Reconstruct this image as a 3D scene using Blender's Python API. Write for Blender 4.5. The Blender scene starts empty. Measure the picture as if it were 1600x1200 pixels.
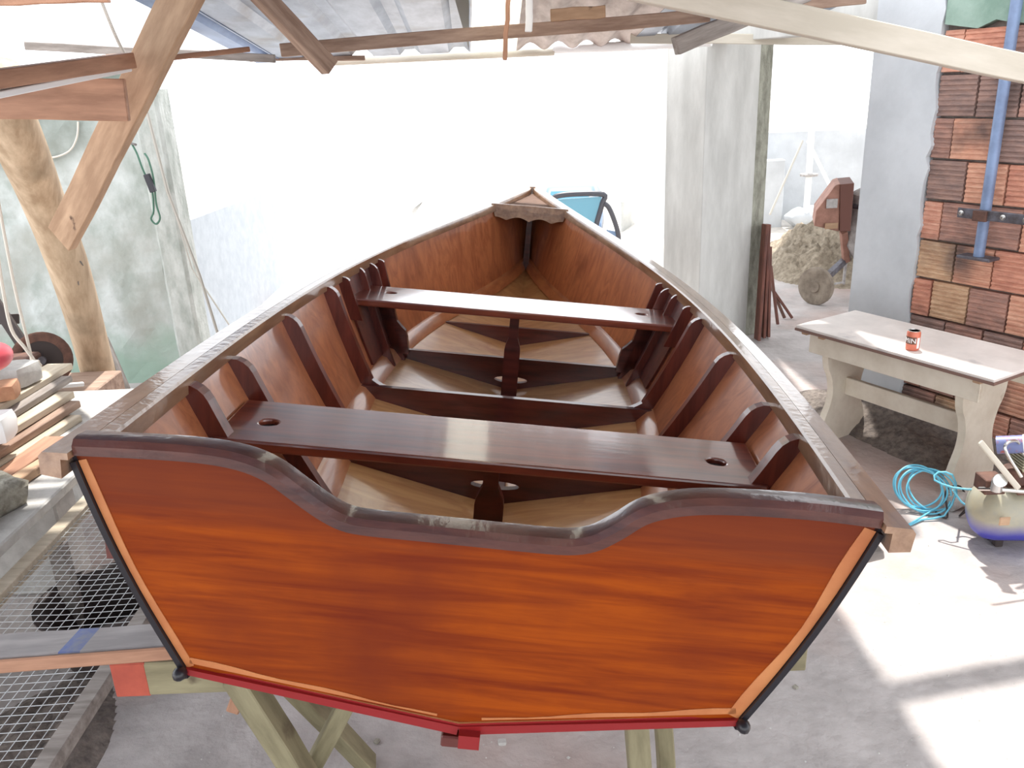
import bpy, bmesh, math, random
from mathutils import Vector, Matrix
from mathutils.geometry import tessellate_polygon
random.seed(7)
C = bpy.context.scene.collection
sc = bpy.context.scene
R_ = math.radians

# ------------------------------------------------------------------ camera
FPX, TH, RO, HC = 1310.0, R_(20.0), R_(2.6), 1.8
Fv = Vector((0, math.cos(TH), -math.sin(TH)))
R0 = Vector((1, 0, 0)); U0 = Vector((0, math.sin(TH), math.cos(TH)))
Rv = math.cos(RO)*R0 - math.sin(RO)*U0
Uv = math.sin(RO)*R0 + math.cos(RO)*U0
cd = bpy.data.cameras.new('camera'); cam = bpy.data.objects.new('camera', cd); C.objects.link(cam)
cd.sensor_width = 36; cd.lens = FPX/1600*36; cd.clip_start = .02; cd.clip_end = 300
m = Matrix((Rv, Uv, -Fv)).transposed().to_4x4(); m.translation = (0, 0, HC); cam.matrix_world = m
sc.camera = cam
# ------------------------------------------------------------------ light
world = bpy.data.worlds.new('world'); sc.world = world; world.use_nodes = True
wn = world.node_tree.nodes; wn['Background'].inputs[0].default_value = (.93, .96, 1, 1)
wn['Background'].inputs[1].default_value = 2.6
sd = bpy.data.lights.new('sun', 'SUN'); sun = bpy.data.objects.new('sun', sd); C.objects.link(sun)
sd.energy = 6.5; sd.angle = R_(1.5); sd.color = (1, .96, .9)
SUNDIR = Vector((-.03, -.447, -.894)).normalized()
sun.rotation_euler = SUNDIR.to_track_quat('-Z', 'Y').to_euler(); sun.location = (0, 0, 8)
sc.view_settings.view_transform = 'Standard'; sc.view_settings.look = 'None'
sc.view_settings.exposure = 0.0; sc.view_settings.gamma = 1; sc.view_settings.use_curve_mapping = False
sc.cycles.max_bounces = 8; sc.cycles.diffuse_bounces = 5

# ------------------------------------------------------------------ measuring: a line of sight met with a real plane
def ray(px, py): return Fv + Rv*((px-800)/FPX) - Uv*((py-600)/FPX)
def at(px, py, z=None, y=None, x=None):
    d = ray(px, py); o = Vector((0, 0, HC))
    t = (z-HC)/d.z if z is not None else (y/d.y if y is not None else x/d.x)
    return o + d*t
WP = Vector((2.05, 4.15, 0)); WD = Vector((.498, -.867, 0)); WN = Vector((-.867, -.498, 0))   # the right wall's line and normal
def onw(px, py, off=0.0):
    d = ray(px, py); o = Vector((0, 0, HC)); t = (WP + WN*off - o).dot(WN)/d.dot(WN)
    return o + d*t
def wt(p): return (p-WP).dot(WD)

# ------------------------------------------------------------------ materials
def mat(name, col, col2=None, rough=.6, scale=(4, 4, 4), nscale=3., detail=5, metal=0, coat=0, bump=0, bscale=60, lo=.35, hi=.65,
        spot=None, spot_scale=2, spot_lo=.5, spot_hi=.6, world=False, trans=0, wave=0, spec=.5, emit=0, ani=None):
    M = bpy.data.materials.new(name); M.use_nodes = True; nt = M.node_tree; N = nt.nodes; L = nt.links
    b = N['Principled BSDF']
    b.inputs['Roughness'].default_value = rough; b.inputs['Metallic'].default_value = metal
    b.inputs['Coat Weight'].default_value = coat; b.inputs['Coat Roughness'].default_value = .09
    b.inputs['Specular IOR Level'].default_value = spec
    if trans: b.inputs['Transmission Weight'].default_value = trans
    if col2 is None and spot is None and not bump:
        b.inputs['Base Color'].default_value = (*col, 1); return M
    if world: src = N.new('ShaderNodeNewGeometry').outputs['Position']
    else: src = N.new('ShaderNodeTexCoord').outputs['Object']
    mp = N.new('ShaderNodeMapping'); L.new(src, mp.inputs[0]); mp.inputs['Scale'].default_value = scale
    no = N.new('ShaderNodeTexNoise'); no.inputs['Scale'].default_value = nscale; no.inputs['Detail'].default_value = detail
    no.inputs['Roughness'].default_value = .62; no.inputs['Distortion'].default_value = wave
    L.new(mp.outputs[0], no.inputs[0])
    rp = N.new('ShaderNodeMapRange'); rp.inputs[1].default_value = lo; rp.inputs[2].default_value = hi; L.new(no.outputs[0], rp.inputs[0])
    mx = N.new('ShaderNodeMix'); mx.data_type = 'RGBA'; L.new(rp.outputs[0], mx.inputs[0])
    mx.inputs[6].default_value = (*col, 1); mx.inputs[7].default_value = (*(col2 or col), 1)
    out = mx.outputs[2]
    if spot is not None:
        n2 = N.new('ShaderNodeTexNoise'); n2.inputs['Scale'].default_value = spot_scale; n2.inputs['Detail'].default_value = 6
        L.new(src, n2.inputs[0])
        r2 = N.new('ShaderNodeMapRange'); r2.inputs[1].default_value = spot_lo; r2.inputs[2].default_value = spot_hi; L.new(n2.outputs[0], r2.inputs[0])
        m2 = N.new('ShaderNodeMix'); m2.data_type = 'RGBA'; L.new(r2.outputs[0], m2.inputs[0]); L.new(out, m2.inputs[6])
        m2.inputs[7].default_value = (*spot, 1); out = m2.outputs[2]
    L.new(out, b.inputs['Base Color'])
    if bump:
        n3 = N.new('ShaderNodeTexNoise'); n3.inputs['Scale'].default_value = bscale; n3.inputs['Detail'].default_value = 4
        mp3 = N.new('ShaderNodeMapping'); L.new(src, mp3.inputs[0])
        if ani: mp3.inputs['Scale'].default_value = ani
        L.new(mp3.outputs[0], n3.inputs[0])
        bp = N.new('ShaderNodeBump'); bp.inputs['Strength'].default_value = bump; bp.inputs['Distance'].default_value = .01
        L.new(n3.outputs[0], bp.inputs['Height']); L.new(bp.outputs[0], b.inputs['Normal'])
        if coat: L.new(bp.outputs[0], b.inputs['Coat Normal'])
    return M
def rgb(r, g, b):
    f = lambda c: (c/255/12.92 if c <= 10 else ((c/255+.055)/1.055)**2.4)
    return (f(r), f(g), f(b))

M = {}
GX = (1.2, 9, 26); GY = (9, .9, 16)
M['transom'] = mat('varnished_orange_wood', rgb(162, 74, 12), rgb(108, 36, 10), rough=.5, spec=.12, scale=(1.0, 6, 16), nscale=2.6, detail=12, coat=.04, wave=.5,
                   spot=rgb(104, 38, 20), spot_scale=2.4, spot_lo=.52, spot_hi=.8, bump=.05, bscale=9, ani=(1, 1, 5), lo=.3, hi=.7)
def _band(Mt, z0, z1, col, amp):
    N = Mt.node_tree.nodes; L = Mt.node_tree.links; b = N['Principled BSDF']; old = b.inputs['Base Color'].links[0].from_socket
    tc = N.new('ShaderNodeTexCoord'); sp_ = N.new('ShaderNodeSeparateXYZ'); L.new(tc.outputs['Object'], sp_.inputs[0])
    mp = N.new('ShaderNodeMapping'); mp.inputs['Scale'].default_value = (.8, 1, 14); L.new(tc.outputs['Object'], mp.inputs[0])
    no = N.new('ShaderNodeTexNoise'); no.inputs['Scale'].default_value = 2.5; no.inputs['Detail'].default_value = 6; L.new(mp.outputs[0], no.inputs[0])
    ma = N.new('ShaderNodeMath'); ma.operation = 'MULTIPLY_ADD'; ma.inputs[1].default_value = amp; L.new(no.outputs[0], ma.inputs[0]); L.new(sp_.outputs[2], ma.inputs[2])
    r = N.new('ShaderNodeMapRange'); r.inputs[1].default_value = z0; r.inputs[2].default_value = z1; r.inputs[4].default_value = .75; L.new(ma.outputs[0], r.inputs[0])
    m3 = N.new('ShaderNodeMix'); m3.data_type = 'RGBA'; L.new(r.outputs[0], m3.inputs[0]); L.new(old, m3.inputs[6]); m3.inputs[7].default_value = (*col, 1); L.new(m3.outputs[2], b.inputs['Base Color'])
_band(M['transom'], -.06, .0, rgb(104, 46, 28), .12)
M['edge'] = mat('pale_unstained_edge', rgb(196, 128, 78), rgb(176, 104, 60), rough=.5, scale=(3, 3, 3))
M['dark'] = mat('dark_varnished_trim', rgb(92, 52, 44), rgb(62, 32, 30), rough=.3, scale=(2.5, 8, 14), nscale=3, coat=.75, bump=.12, bscale=40)
M['rib'] = mat('dark_red_rib_wood', rgb(118, 52, 40), rgb(84, 34, 28), rough=.35, scale=(12, 12, 1.5), nscale=3, coat=.6)
M['web'] = mat('dark_floor_timber_wood', rgb(104, 44, 36), rgb(70, 28, 24), rough=.35, scale=(1.5, 12, 12), nscale=3, coat=.6)
M['seat'] = mat('mahogany_seat_wood', rgb(132, 64, 44), rgb(92, 40, 30), rough=.3, scale=(1.3, 14, 10), nscale=2.4, detail=7, coat=1, bump=.02, bscale=45, ani=(.25, 1, 1), wave=.4)
M['ply'] = mat('varnished_side_ply', rgb(202, 130, 88), rgb(166, 98, 66), rough=.32, scale=(7, 5, 1.6), nscale=2.4, detail=8, coat=.9, wave=1.6, lo=.38, hi=.66, spot=rgb(122, 62, 42), spot_scale=3, spot_lo=.58, spot_hi=.8)
M['floorply'] = mat('pale_bottom_ply', rgb(214, 164, 112), rgb(184, 130, 84), rough=.32, scale=(1.6, 6, 5), nscale=2, detail=8, coat=.5, wave=1.6, spot=rgb(172, 100, 56), spot_scale=5, spot_lo=.62, spot_hi=.75)
M['log_strip'] = mat('chine_strip_wood', rgb(198, 132, 88), rgb(166, 100, 66), rough=.35, scale=(8, 1, 8), coat=.5)
M['rail'] = mat('weathered_rail_wood', rgb(172, 138, 110), rgb(130, 98, 76), rough=.3, scale=(9, 1.2, 9), nscale=3, coat=.9, bump=.08, bscale=50)
M['black'] = mat('black_hull_paint', rgb(30, 28, 34), rough=.3)
M['red'] = mat('red_hull_paint', rgb(140, 30, 32), rough=.35)
M['hole'] = mat('hole_shade', rgb(30, 16, 14), rough=.8)
M['concrete'] = mat('concrete_floor', rgb(196, 190, 188), rgb(168, 162, 160), rough=.8, scale=(1, 1, 1), nscale=4.5, detail=12, bump=1, bscale=22, world=True,
                    spot=rgb(188, 158, 146), spot_scale=.9, spot_lo=.5, spot_hi=.72)
M['yard'] = mat('pale_yard_ground', rgb(215, 208, 200), rgb(190, 184, 176), rough=.9, world=True, bump=.4, bscale=8)
M['plaster'] = mat('pale_plaster', rgb(206, 210, 214), rgb(186, 190, 194), rough=.8, scale=(1, 1, 1), nscale=2.2, world=True, bump=.15, bscale=30)
M['column'] = mat('beige_plaster', rgb(208, 208, 204), rgb(184, 184, 180), rough=.85, scale=(3, 3, .8), nscale=2.2, world=True, bump=.15, bscale=30)
M['rough'] = mat('rough_grey_concrete', rgb(172, 172, 158), rgb(128, 128, 116), rough=.95, scale=(6, 6, 2), nscale=4, world=True, bump=.6, bscale=80)
M['oldwall'] = mat('stained_green_grey_plaster', rgb(206, 210, 204), rgb(166, 172, 164), rough=.9, scale=(1, 1, .7), nscale=2.6, detail=8, world=True, bump=.5, bscale=20,
                   spot=rgb(128, 150, 130), spot_scale=1.3, spot_lo=.55, spot_hi=.72)
M['wallend'] = mat('rough_pale_edge', rgb(196, 200, 196), rgb(158, 164, 158), rough=.95, scale=(5, 5, 2), nscale=3, world=True, bump=.5, bscale=50)
M['greenpl'] = mat('green_plaster', rgb(150, 172, 160), rgb(120, 146, 132), rough=.9, scale=(2, 2, 2), world=True, bump=.3, bscale=30)
M['damp'] = mat('green_damp_paint', rgb(104, 156, 128), rgb(150, 178, 160), rough=.9, scale=(2, 2, 2), nscale=4, world=True)
BR = []
for i, (a, b) in enumerate([((218, 168, 146), (198, 140, 118)), ((212, 152, 128), (184, 126, 106)), ((186, 142, 126), (150, 118, 108)), ((212, 178, 146), (184, 146, 116)), ((166, 134, 122), (134, 112, 106)), ((222, 172, 146), (200, 144, 120))]):
    BR.append(mat('brick_clay', rgb(*a), rgb(*b), rough=.85, scale=(3, 3, 9), nscale=4, world=True, spot=rgb(98, 82, 78), spot_scale=3.2, spot_lo=.52, spot_hi=.72, bump=.5, bscale=60))
M['mortar'] = mat('dirty_mortar', rgb(150, 140, 132), rgb(112, 102, 98), rough=.95, scale=(3, 3, 3), nscale=6, world=True, bump=.6, bscale=50)
M['bluesteel'] = mat('blue_grey_steel', rgb(132, 152, 186), rgb(112, 128, 158), rough=.45, scale=(3, 3, 3), metal=.2)
M['darksteel'] = mat('dirty_steel', rgb(112, 112, 122), rgb(82, 76, 78), rough=.5, scale=(8, 8, 8), metal=.5)
M['chrome'] = mat('shiny_metal', rgb(210, 210, 208), rough=.25, metal=1)
M['galv'] = mat('galvanised_sheet', rgb(150, 160, 176), rgb(112, 122, 140), rough=.38, scale=(3, 1, 3), nscale=3, metal=.55, spot=rgb(98, 94, 92), spot_scale=3, spot_lo=.54, spot_hi=.75)
M['galvblue'] = mat('blue_roof_sheet', rgb(120, 146, 186), rgb(92, 116, 158), rough=.4, scale=(3, 1, 3), metal=.4)
M['galvbrown'] = mat('rusty_roof_sheet', rgb(186, 172, 166), rgb(140, 122, 112), rough=.5, scale=(4, 1, 3), nscale=3, metal=.3)
M['oldwood'] = mat('old_grey_brown_timber', rgb(176, 150, 132), rgb(138, 112, 96), rough=.75, scale=(1.5, 12, 12), nscale=3, bump=.3, bscale=30, ani=(.2, 1, 1))
M['greywood'] = mat('old_grey_timber', rgb(166, 158, 152), rgb(126, 118, 112), rough=.75, scale=(1.5, 12, 12), nscale=3, bump=.3, bscale=30, ani=(.2, 1, 1))
M['redwood'] = mat('reddish_raw_timber', rgb(190, 144, 116), rgb(156, 114, 90), rough=.65, scale=(1.2, 9, 9), nscale=3, bump=.15, bscale=30, ani=(.2, 1, 1))
M['tanwood'] = mat('tan_raw_timber', rgb(194, 162, 132), rgb(160, 128, 100), rough=.7, scale=(1.4, 7, 7), nscale=2.5, spot=rgb(86, 60, 46), spot_scale=9, spot_lo=.7, spot_hi=.75, bump=.2, bscale=20, ani=(.2, 1, 1))
M['palewood'] = mat('pale_sawn_timber', rgb(216, 204, 184), rgb(186, 172, 150), rough=.7, scale=(1.4, 9, 9), nscale=3, bump=.15, bscale=30, ani=(.2, 1, 1))
M['whitewood'] = mat('pale_painted_timber', rgb(214, 206, 192), rgb(192, 184, 168), rough=.6, scale=(1, 6, 6), nscale=2)
M['lit_board'] = mat('lit_pale_board', rgb(206, 200, 198), rgb(176, 170, 170), rough=.7, scale=(1.5, 8, 8), nscale=3)
M['olive'] = mat('olive_painted_timber', rgb(150, 142, 112), rgb(120, 112, 86), rough=.7, scale=(1.5, 8, 8), nscale=3, spot=rgb(96, 84, 64), spot_scale=8, spot_lo=.66, spot_hi=.74)
M['redpaint'] = mat('red_painted_end', rgb(192, 92, 70), rgb(164, 74, 58), rough=.7, scale=(3, 3, 3))
M['bark'] = mat('peeled_log_wood', rgb(206, 184, 156), rgb(168, 144, 116), rough=.7, scale=(7, 7, .6), nscale=2.4, spot=rgb(132, 118, 96), spot_scale=3, spot_lo=.56, spot_hi=.74, bump=.3, bscale=12)
M['cream'] = mat('cream_painted_wood', rgb(232, 224, 208), rgb(216, 206, 188), rough=.65, scale=(3, 3, 3), nscale=3, spot=rgb(162, 138, 108), spot_scale=7, spot_lo=.66, spot_hi=.78)
M['tabletop'] = mat('scuffed_white_board', rgb(238, 230, 224), rgb(220, 212, 206), rough=.55, scale=(2, 2, 2), nscale=3, spot=rgb(130, 130, 138), spot_scale=4.5, spot_lo=.62, spot_hi=.82)
M['tableedge'] = mat('brown_board_edge', rgb(128, 100, 90), rough=.7)
M['can'] = mat('red_can_print', rgb(214, 124, 98), rgb(202, 108, 86), rough=.4, scale=(3, 3, 3))
M['white'] = mat('white_paint', rgb(240, 240, 240), rough=.5)
M['mesh'] = mat('galvanised_wire', rgb(206, 210, 212), rough=.5, metal=.2)
M['sand'] = mat('builder_sand', rgb(170, 158, 140), rgb(126, 114, 98), rough=.95, scale=(6, 6, 6), nscale=4, world=True, bump=1, bscale=30)
M['debris'] = mat('dark_soil_debris', rgb(136, 126, 118), rgb(96, 88, 84), rough=.95, scale=(6, 6, 6), nscale=5, world=True, bump=1, bscale=40)
M['mixer'] = mat('red_brown_mixer_steel', rgb(166, 122, 106), rgb(134, 96, 82), rough=.7, scale=(4, 4, 4))
M['mixdark'] = mat('dark_mixer_steel', rgb(104, 66, 56), rough=.7)
M['cement'] = mat('cement_crust_metal', rgb(186, 182, 180), rgb(146, 142, 140), rough=.8, scale=(6, 6, 6))
M['tyre'] = mat('dusty_wheel', rgb(150, 138, 124), rgb(118, 106, 94), rough=.9, scale=(5, 5, 5))
M['hose'] = mat('light_blue_hose', rgb(112, 196, 222), rough=.4)
M['rope'] = mat('pale_rope', rgb(216, 208, 196), rough=.8)
M['wire'] = mat('thin_dark_wire', rgb(110, 106, 104), rough=.6)
M['rod'] = mat('pale_grey_rod', rgb(176, 172, 164), rough=.6)
M['greencord'] = mat('green_cord', rgb(70, 110, 92), rough=.6)
M['tank'] = mat('faded_blue_tank', rgb(176, 170, 140), rgb(150, 148, 130), rough=.45, scale=(3, 3, 3))
M['tankblue'] = mat('blue_tank_paint', rgb(66, 66, 168), rough=.4)
M['rust'] = mat('rusty_brown_iron', rgb(112, 78, 64), rgb(82, 56, 48), rough=.7, scale=(8, 8, 8))
M['belt'] = mat('black_rubber', rgb(62, 52, 50), rough=.7)
M['pink'] = mat('pink_plastic', rgb(226, 92, 104), rough=.35)
M['stone'] = mat('rough_grey_stone', rgb(172, 168, 156), rgb(126, 122, 110), rough=.95, scale=(8, 8, 8), nscale=4, bump=1, bscale=40)
M['block'] = mat('pale_concrete_block', rgb(206, 204, 200), rgb(182, 180, 176), rough=.9, scale=(5, 5, 5), bump=.4, bscale=40)
M['clay'] = mat('brown_clay_block', rgb(186, 142, 112), rgb(158, 114, 88), rough=.9, scale=(5, 5, 5))
M['car'] = mat('blue_grey_car_paint', rgb(84, 108, 138), rough=.4, coat=.3)
M['glass'] = mat('tinted_car_glass', rgb(70, 128, 150), rough=.1, spec=.8)
M['blackpl'] = mat('black_plastic', rgb(52, 52, 60), rough=.5)
M['leaf'] = mat('pale_leaves', rgb(176, 206, 186), rgb(150, 190, 160), rough=.8, scale=(2, 2, 2))
M['seat'].node_tree.nodes['Principled BSDF'].inputs['Coat IOR'].default_value = 1.62
# fibreglass sheet: light passes through it
def clear_mat():
    Mt = bpy.data.materials.new('translucent_fibreglass'); Mt.use_nodes = True; N = Mt.node_tree.nodes; L = Mt.node_tree.links
    N.remove(N['Principled BSDF'])
    d = N.new('ShaderNodeBsdfDiffuse'); d.inputs[0].default_value = (.7, .7, .66, 1)
    t = N.new('ShaderNodeBsdfTranslucent'); t.inputs[0].default_value = (.85, .84, .78, 1)
    x = N.new('ShaderNodeMixShader'); x.inputs[0].default_value = .8
    L.new(d.outputs[0], x.inputs[1]); L.new(t.outputs[0], x.inputs[2]); L.new(x.outputs[0], N['Material Output'].inputs[0]); return Mt
M['fibre'] = clear_mat()
def banded(name, base_kw, z0, z1, col, noise=.25, above=False, nsc=3):
    Mt = mat(name, **base_kw); N = Mt.node_tree.nodes; L = Mt.node_tree.links; b = N['Principled BSDF']
    old = b.inputs['Base Color'].links[0].from_socket
    g = N.new('ShaderNodeNewGeometry'); sp_ = N.new('ShaderNodeSeparateXYZ'); L.new(g.outputs['Position'], sp_.inputs[0])
    no = N.new('ShaderNodeTexNoise'); no.inputs['Scale'].default_value = nsc; no.inputs['Detail'].default_value = 6; L.new(g.outputs['Position'], no.inputs[0])
    ma = N.new('ShaderNodeMath'); ma.operation = 'MULTIPLY_ADD'; ma.inputs[1].default_value = noise*2; L.new(no.outputs[0], ma.inputs[0])
    su = N.new('ShaderNodeMath'); su.operation = 'SUBTRACT'; L.new(sp_.outputs[2], su.inputs[0]); su.inputs[1].default_value = noise; L.new(su.outputs[0], ma.inputs[2])
    r = N.new('ShaderNodeMapRange'); r.inputs[1].default_value = z0; r.inputs[2].default_value = z1; L.new(ma.outputs[0], r.inputs[0])
    m3 = N.new('ShaderNodeMix'); m3.data_type = 'RGBA'; L.new(r.outputs[0], m3.inputs[0])
    a_, b_ = (6, 7) if above else (7, 6)
    L.new(old, m3.inputs[a_]); m3.inputs[b_].default_value = (*col, 1); L.new(m3.outputs[2], b.inputs['Base Color']); return Mt
M['oldwall'] = banded('stained_left_wall', dict(col=rgb(196, 202, 200), col2=rgb(158, 166, 160), rough=.9, scale=(1, 1, .7), nscale=3.4, detail=12, lo=.42, hi=.6, world=True, bump=.8, bscale=16,
                   spot=rgb(156, 158, 150), spot_scale=2.2, spot_lo=.5, spot_hi=.7), .12, .4, rgb(146, 168, 154), .35)
_n = M['oldwall'].node_tree; _b = _n.nodes['Principled BSDF']; _o = _b.inputs['Base Color'].links[0].from_socket
_g = _n.nodes.new('ShaderNodeNewGeometry'); _s = _n.nodes.new('ShaderNodeSeparateXYZ'); _n.links.new(_g.outputs['Position'], _s.inputs[0])
_t = _n.nodes.new('ShaderNodeTexNoise'); _t.inputs['Scale'].default_value = 2.2; _t.inputs['Detail'].default_value = 7; _n.links.new(_g.outputs['Position'], _t.inputs[0])
_m = _n.nodes.new('ShaderNodeMath'); _m.operation = 'MULTIPLY_ADD'; _m.inputs[1].default_value = .9; _n.links.new(_t.outputs[0], _m.inputs[0]); _n.links.new(_s.outputs[2], _m.inputs[2])
_r = _n.nodes.new('ShaderNodeMapRange'); _r.inputs[1].default_value = 1.85; _r.inputs[2].default_value = 2.4; _n.links.new(_m.outputs[0], _r.inputs[0])
_x = _n.nodes.new('ShaderNodeMix'); _x.data_type = 'RGBA'; _n.links.new(_r.outputs[0], _x.inputs[0]); _n.links.new(_o, _x.inputs[6]); _x.inputs[7].default_value = (*rgb(96, 108, 98), 1); _n.links.new(_x.outputs[2], _b.inputs['Base Color'])
M['tankmix'] = banded('faded_tank_paint', dict(col=rgb(182, 174, 146), col2=rgb(160, 158, 146), rough=.4, scale=(3, 3, 3)), .09, .15, rgb(70, 70, 170), .02, nsc=8)
M['yardwall'] = mat('grey_yard_wall', rgb(190, 197, 203), rgb(176, 184, 191), rough=.9, world=True)

# ------------------------------------------------------------------ builders
def link(name, me, mats, parent=None, label=None, cat=None, group=None, kind=None, mw=None):
    o = bpy.data.objects.new(name, me); C.objects.link(o)
    if me is not None:
        for q in (mats if isinstance(mats, (list, tuple)) else [mats]): me.materials.append(q)
    if mw is not None: o.matrix_world = mw
    if parent is not None: o.parent = parent
    for k, v in (('label', label), ('category', cat), ('group', group), ('kind', kind)):
        if v: o[k] = v
    return o
def thing(name, label, cat, loc=(0, 0, 0), rz=0, group=None, mw=None, kind=None):
    o = link(name, None, None, None, label, cat, group, kind)
    o.location = loc; o.rotation_euler = (0, 0, rz)
    if mw is not None: o.matrix_world = mw
    return o
def fin(bm, name, bev=0, smooth=False):
    bmesh.ops.remove_doubles(bm, verts=bm.verts, dist=1e-5)
    bmesh.ops.recalc_face_normals(bm, faces=bm.faces)
    if bev: bmesh.ops.bevel(bm, geom=list(bm.edges), offset=bev, segments=1, affect='EDGES', clamp_overlap=True)
    me = bpy.data.meshes.new(name); bm.to_mesh(me); bm.free()
    if smooth:
        for p in me.polygons: p.use_smooth = True
        if smooth != 2: me.set_sharp_from_angle(angle=R_(38))
    return me
def add_hex(bm, P):   # 8 points: 4 bottom ccw, 4 top ccw
    v = [bm.verts.new(p) for p in P]
    for f in ((0, 1, 2, 3), (4, 5, 6, 7), (0, 1, 5, 4), (1, 2, 6, 5), (2, 3, 7, 6), (3, 0, 4, 7)): bm.faces.new([v[i] for i in f])
def add_box(bm, lo, hi):
    x0, y0, z0 = lo; x1, y1, z1 = hi
    add_hex(bm, [(x0, y0, z0), (x1, y0, z0), (x1, y1, z0), (x0, y1, z0), (x0, y0, z1), (x1, y0, z1), (x1, y1, z1), (x0, y1, z1)])
def box(name, lo, hi, m_, parent=None, bev=.003, **k):
    bm = bmesh.new(); add_box(bm, lo, hi); return link(name, fin(bm, name, bev), m_, parent, **k)
def axm(a, b, up=(0, 0, 1)):   # frame with X from a to b
    a = Vector(a); b = Vector(b); x = (b-a).normalized(); up = Vector(up)
    y = up.cross(x).normalized(); z = x.cross(y)
    mt = Matrix((x, y, z)).transposed().to_4x4(); mt.translation = a; return mt, (b-a).length
def beam(name, a, b, w, h, m_, parent=None, up=(0, 0, 1), bev=.003, wob=0, seg=1, cut=0, **k):
    mt, L = axm(a, b, up); bm = bmesh.new(); rings = []
    n = max(seg, 1)
    for i in range(n+1):
        x = L*i/n; dy = random.uniform(-wob, wob); dz = random.uniform(-wob, wob)
        rings.append([bm.verts.new((x+(cut*sz if i == n else 0), sy*w/2+dy, sz*h/2+dz)) for sy, sz in ((-1, -1), (1, -1), (1, 1), (-1, 1))])
    for i in range(n):
        for j in range(4): bm.faces.new((rings[i][j], rings[i][(j+1) % 4], rings[i+1][(j+1) % 4], rings[i+1][j]))
    bm.faces.new(rings[0]); bm.faces.new(rings[-1])
    me = fin(bm, name, bev)
    if parent is not None and parent.matrix_world != Matrix.Identity(4): mt = parent.matrix_world.inverted() @ mt
    return link(name, me, m_, parent, mw=mt, **k)
def cr(pts, n=6):   # catmull-rom
    P = [Vector(p) for p in pts]; out = []
    for i in range(len(P)-1):
        a, b, c, d = P[max(i-1, 0)], P[i], P[i+1], P[min(i+2, len(P)-1)]
        for j in range(n):
            t = j/n; out.append(.5*((2*b)+(c-a)*t+(2*a-5*b+4*c-d)*t*t+(3*b-a-3*c+d)*t**3))
    out.append(P[-1]); return out
def add_tube(bm, pts, r, k=8, cap=True):
    P = [Vector(p) for p in pts]; rings = []; prev = None
    for i, p in enumerate(P):
        t = (P[min(i+1, len(P)-1)]-P[max(i-1, 0)]).normalized()
        if prev is None: s = t.orthogonal().normalized()
        else: s = (prev-t*prev.dot(t)).normalized()
        prev = s; u = t.cross(s); rr = r(i/(len(P)-1)) if callable(r) else r
        rings.append([bm.verts.new(p+(s*math.cos(2*math.pi*j/k)+u*math.sin(2*math.pi*j/k))*rr) for j in range(k)])
    for a, b in zip(rings, rings[1:]):
        for j in range(k): bm.faces.new((a[j], a[(j+1) % k], b[(j+1) % k], b[j]))
    if cap: bm.faces.new(rings[0]); bm.faces.new(rings[-1])
def tube(name, pts, r, m_, parent=None, k=8, smooth=True, **kw):
    bm = bmesh.new(); add_tube(bm, pts, r, k); return link(name, fin(bm, name, 0, smooth), m_, parent, **kw)
def add_lathe(bm, prof, n=24, mt=None, loop=False):
    rings = []
    for r, z in prof:
        rings.append([bm.verts.new((mt @ Vector((r*math.cos(2*math.pi*j/n), r*math.sin(2*math.pi*j/n), z))) if mt else (r*math.cos(2*math.pi*j/n), r*math.sin(2*math.pi*j/n), z)) for j in range(n)])
    for a, b in zip(rings, rings[1:]):
        for j in range(n): bm.faces.new((a[j], a[(j+1) % n], b[(j+1) % n], b[j]))
    if loop:
        a, b = rings[-1], rings[0]
        for j in range(n): bm.faces.new((a[j], a[(j+1) % n], b[(j+1) % n], b[j]))
    else: bm.faces.new(rings[0]); bm.faces.new(rings[-1])
def lathe(name, prof, m_, parent=None, n=24, mt=None, loop=False, **k):
    bm = bmesh.new(); add_lathe(bm, prof, n, mt, loop); return link(name, fin(bm, name, 0, True), m_, parent, **k)
def axis_m(c, ax):   # lathe axis along ax at c
    q = Vector(ax).to_track_quat('Z', 'Y').to_matrix().to_4x4(); q.translation = Vector(c); return q
def add_prism(bm, outer, holes, fn0, fn1):
    """polygon with holes between the two planes fn0 and fn1 (2D -> 3D)"""
    loops = [outer]+list(holes); tri = tessellate_polygon([[Vector((p[0], p[1], 0)) for p in l] for l in loops])
    flat = [p for l in loops for p in l]
    a = [bm.verts.new(fn0(*p)) for p in flat]; b = [bm.verts.new(fn1(*p)) for p in flat]
    for t in tri:
        try: bm.faces.new([a[i] for i in t]); bm.faces.new([b[i] for i in reversed(t)])
        except ValueError: pass
    k = 0
    for l in loops:
        n = len(l)
        for i in range(n):
            j = (i+1) % n; bm.faces.new((a[k+i], a[k+j], b[k+j], b[k+i]))
        k += n
def prism_y(name, poly, y0, y1, m_, parent=None, holes=(), smooth=False, **k):
    bm = bmesh.new(); add_prism(bm, poly, holes, lambda u, v: (u, y0, v), lambda u, v: (u, y1, v))
    return link(name, fin(bm, name, 0, smooth), m_, parent, **k)
def prism_z(name, poly, z0, z1, m_, parent=None, holes=(), **k):
    bm = bmesh.new(); add_prism(bm, poly, holes, lambda u, v: (u, v, z0), lambda u, v: (u, v, z1))
    return link(name, fin(bm, name, 0), m_, parent, **k)
def ell(cx, cy, rx, ry, n=20): return [(cx+rx*math.cos(2*math.pi*i/n), cy+ry*math.sin(2*math.pi*i/n)) for i in range(n)]

# ================================================================== SETTING
def sstep(a, b, x):
    t = min(max((x-a)/(b-a), 0), 1); return t*t*(3-2*t)
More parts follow.
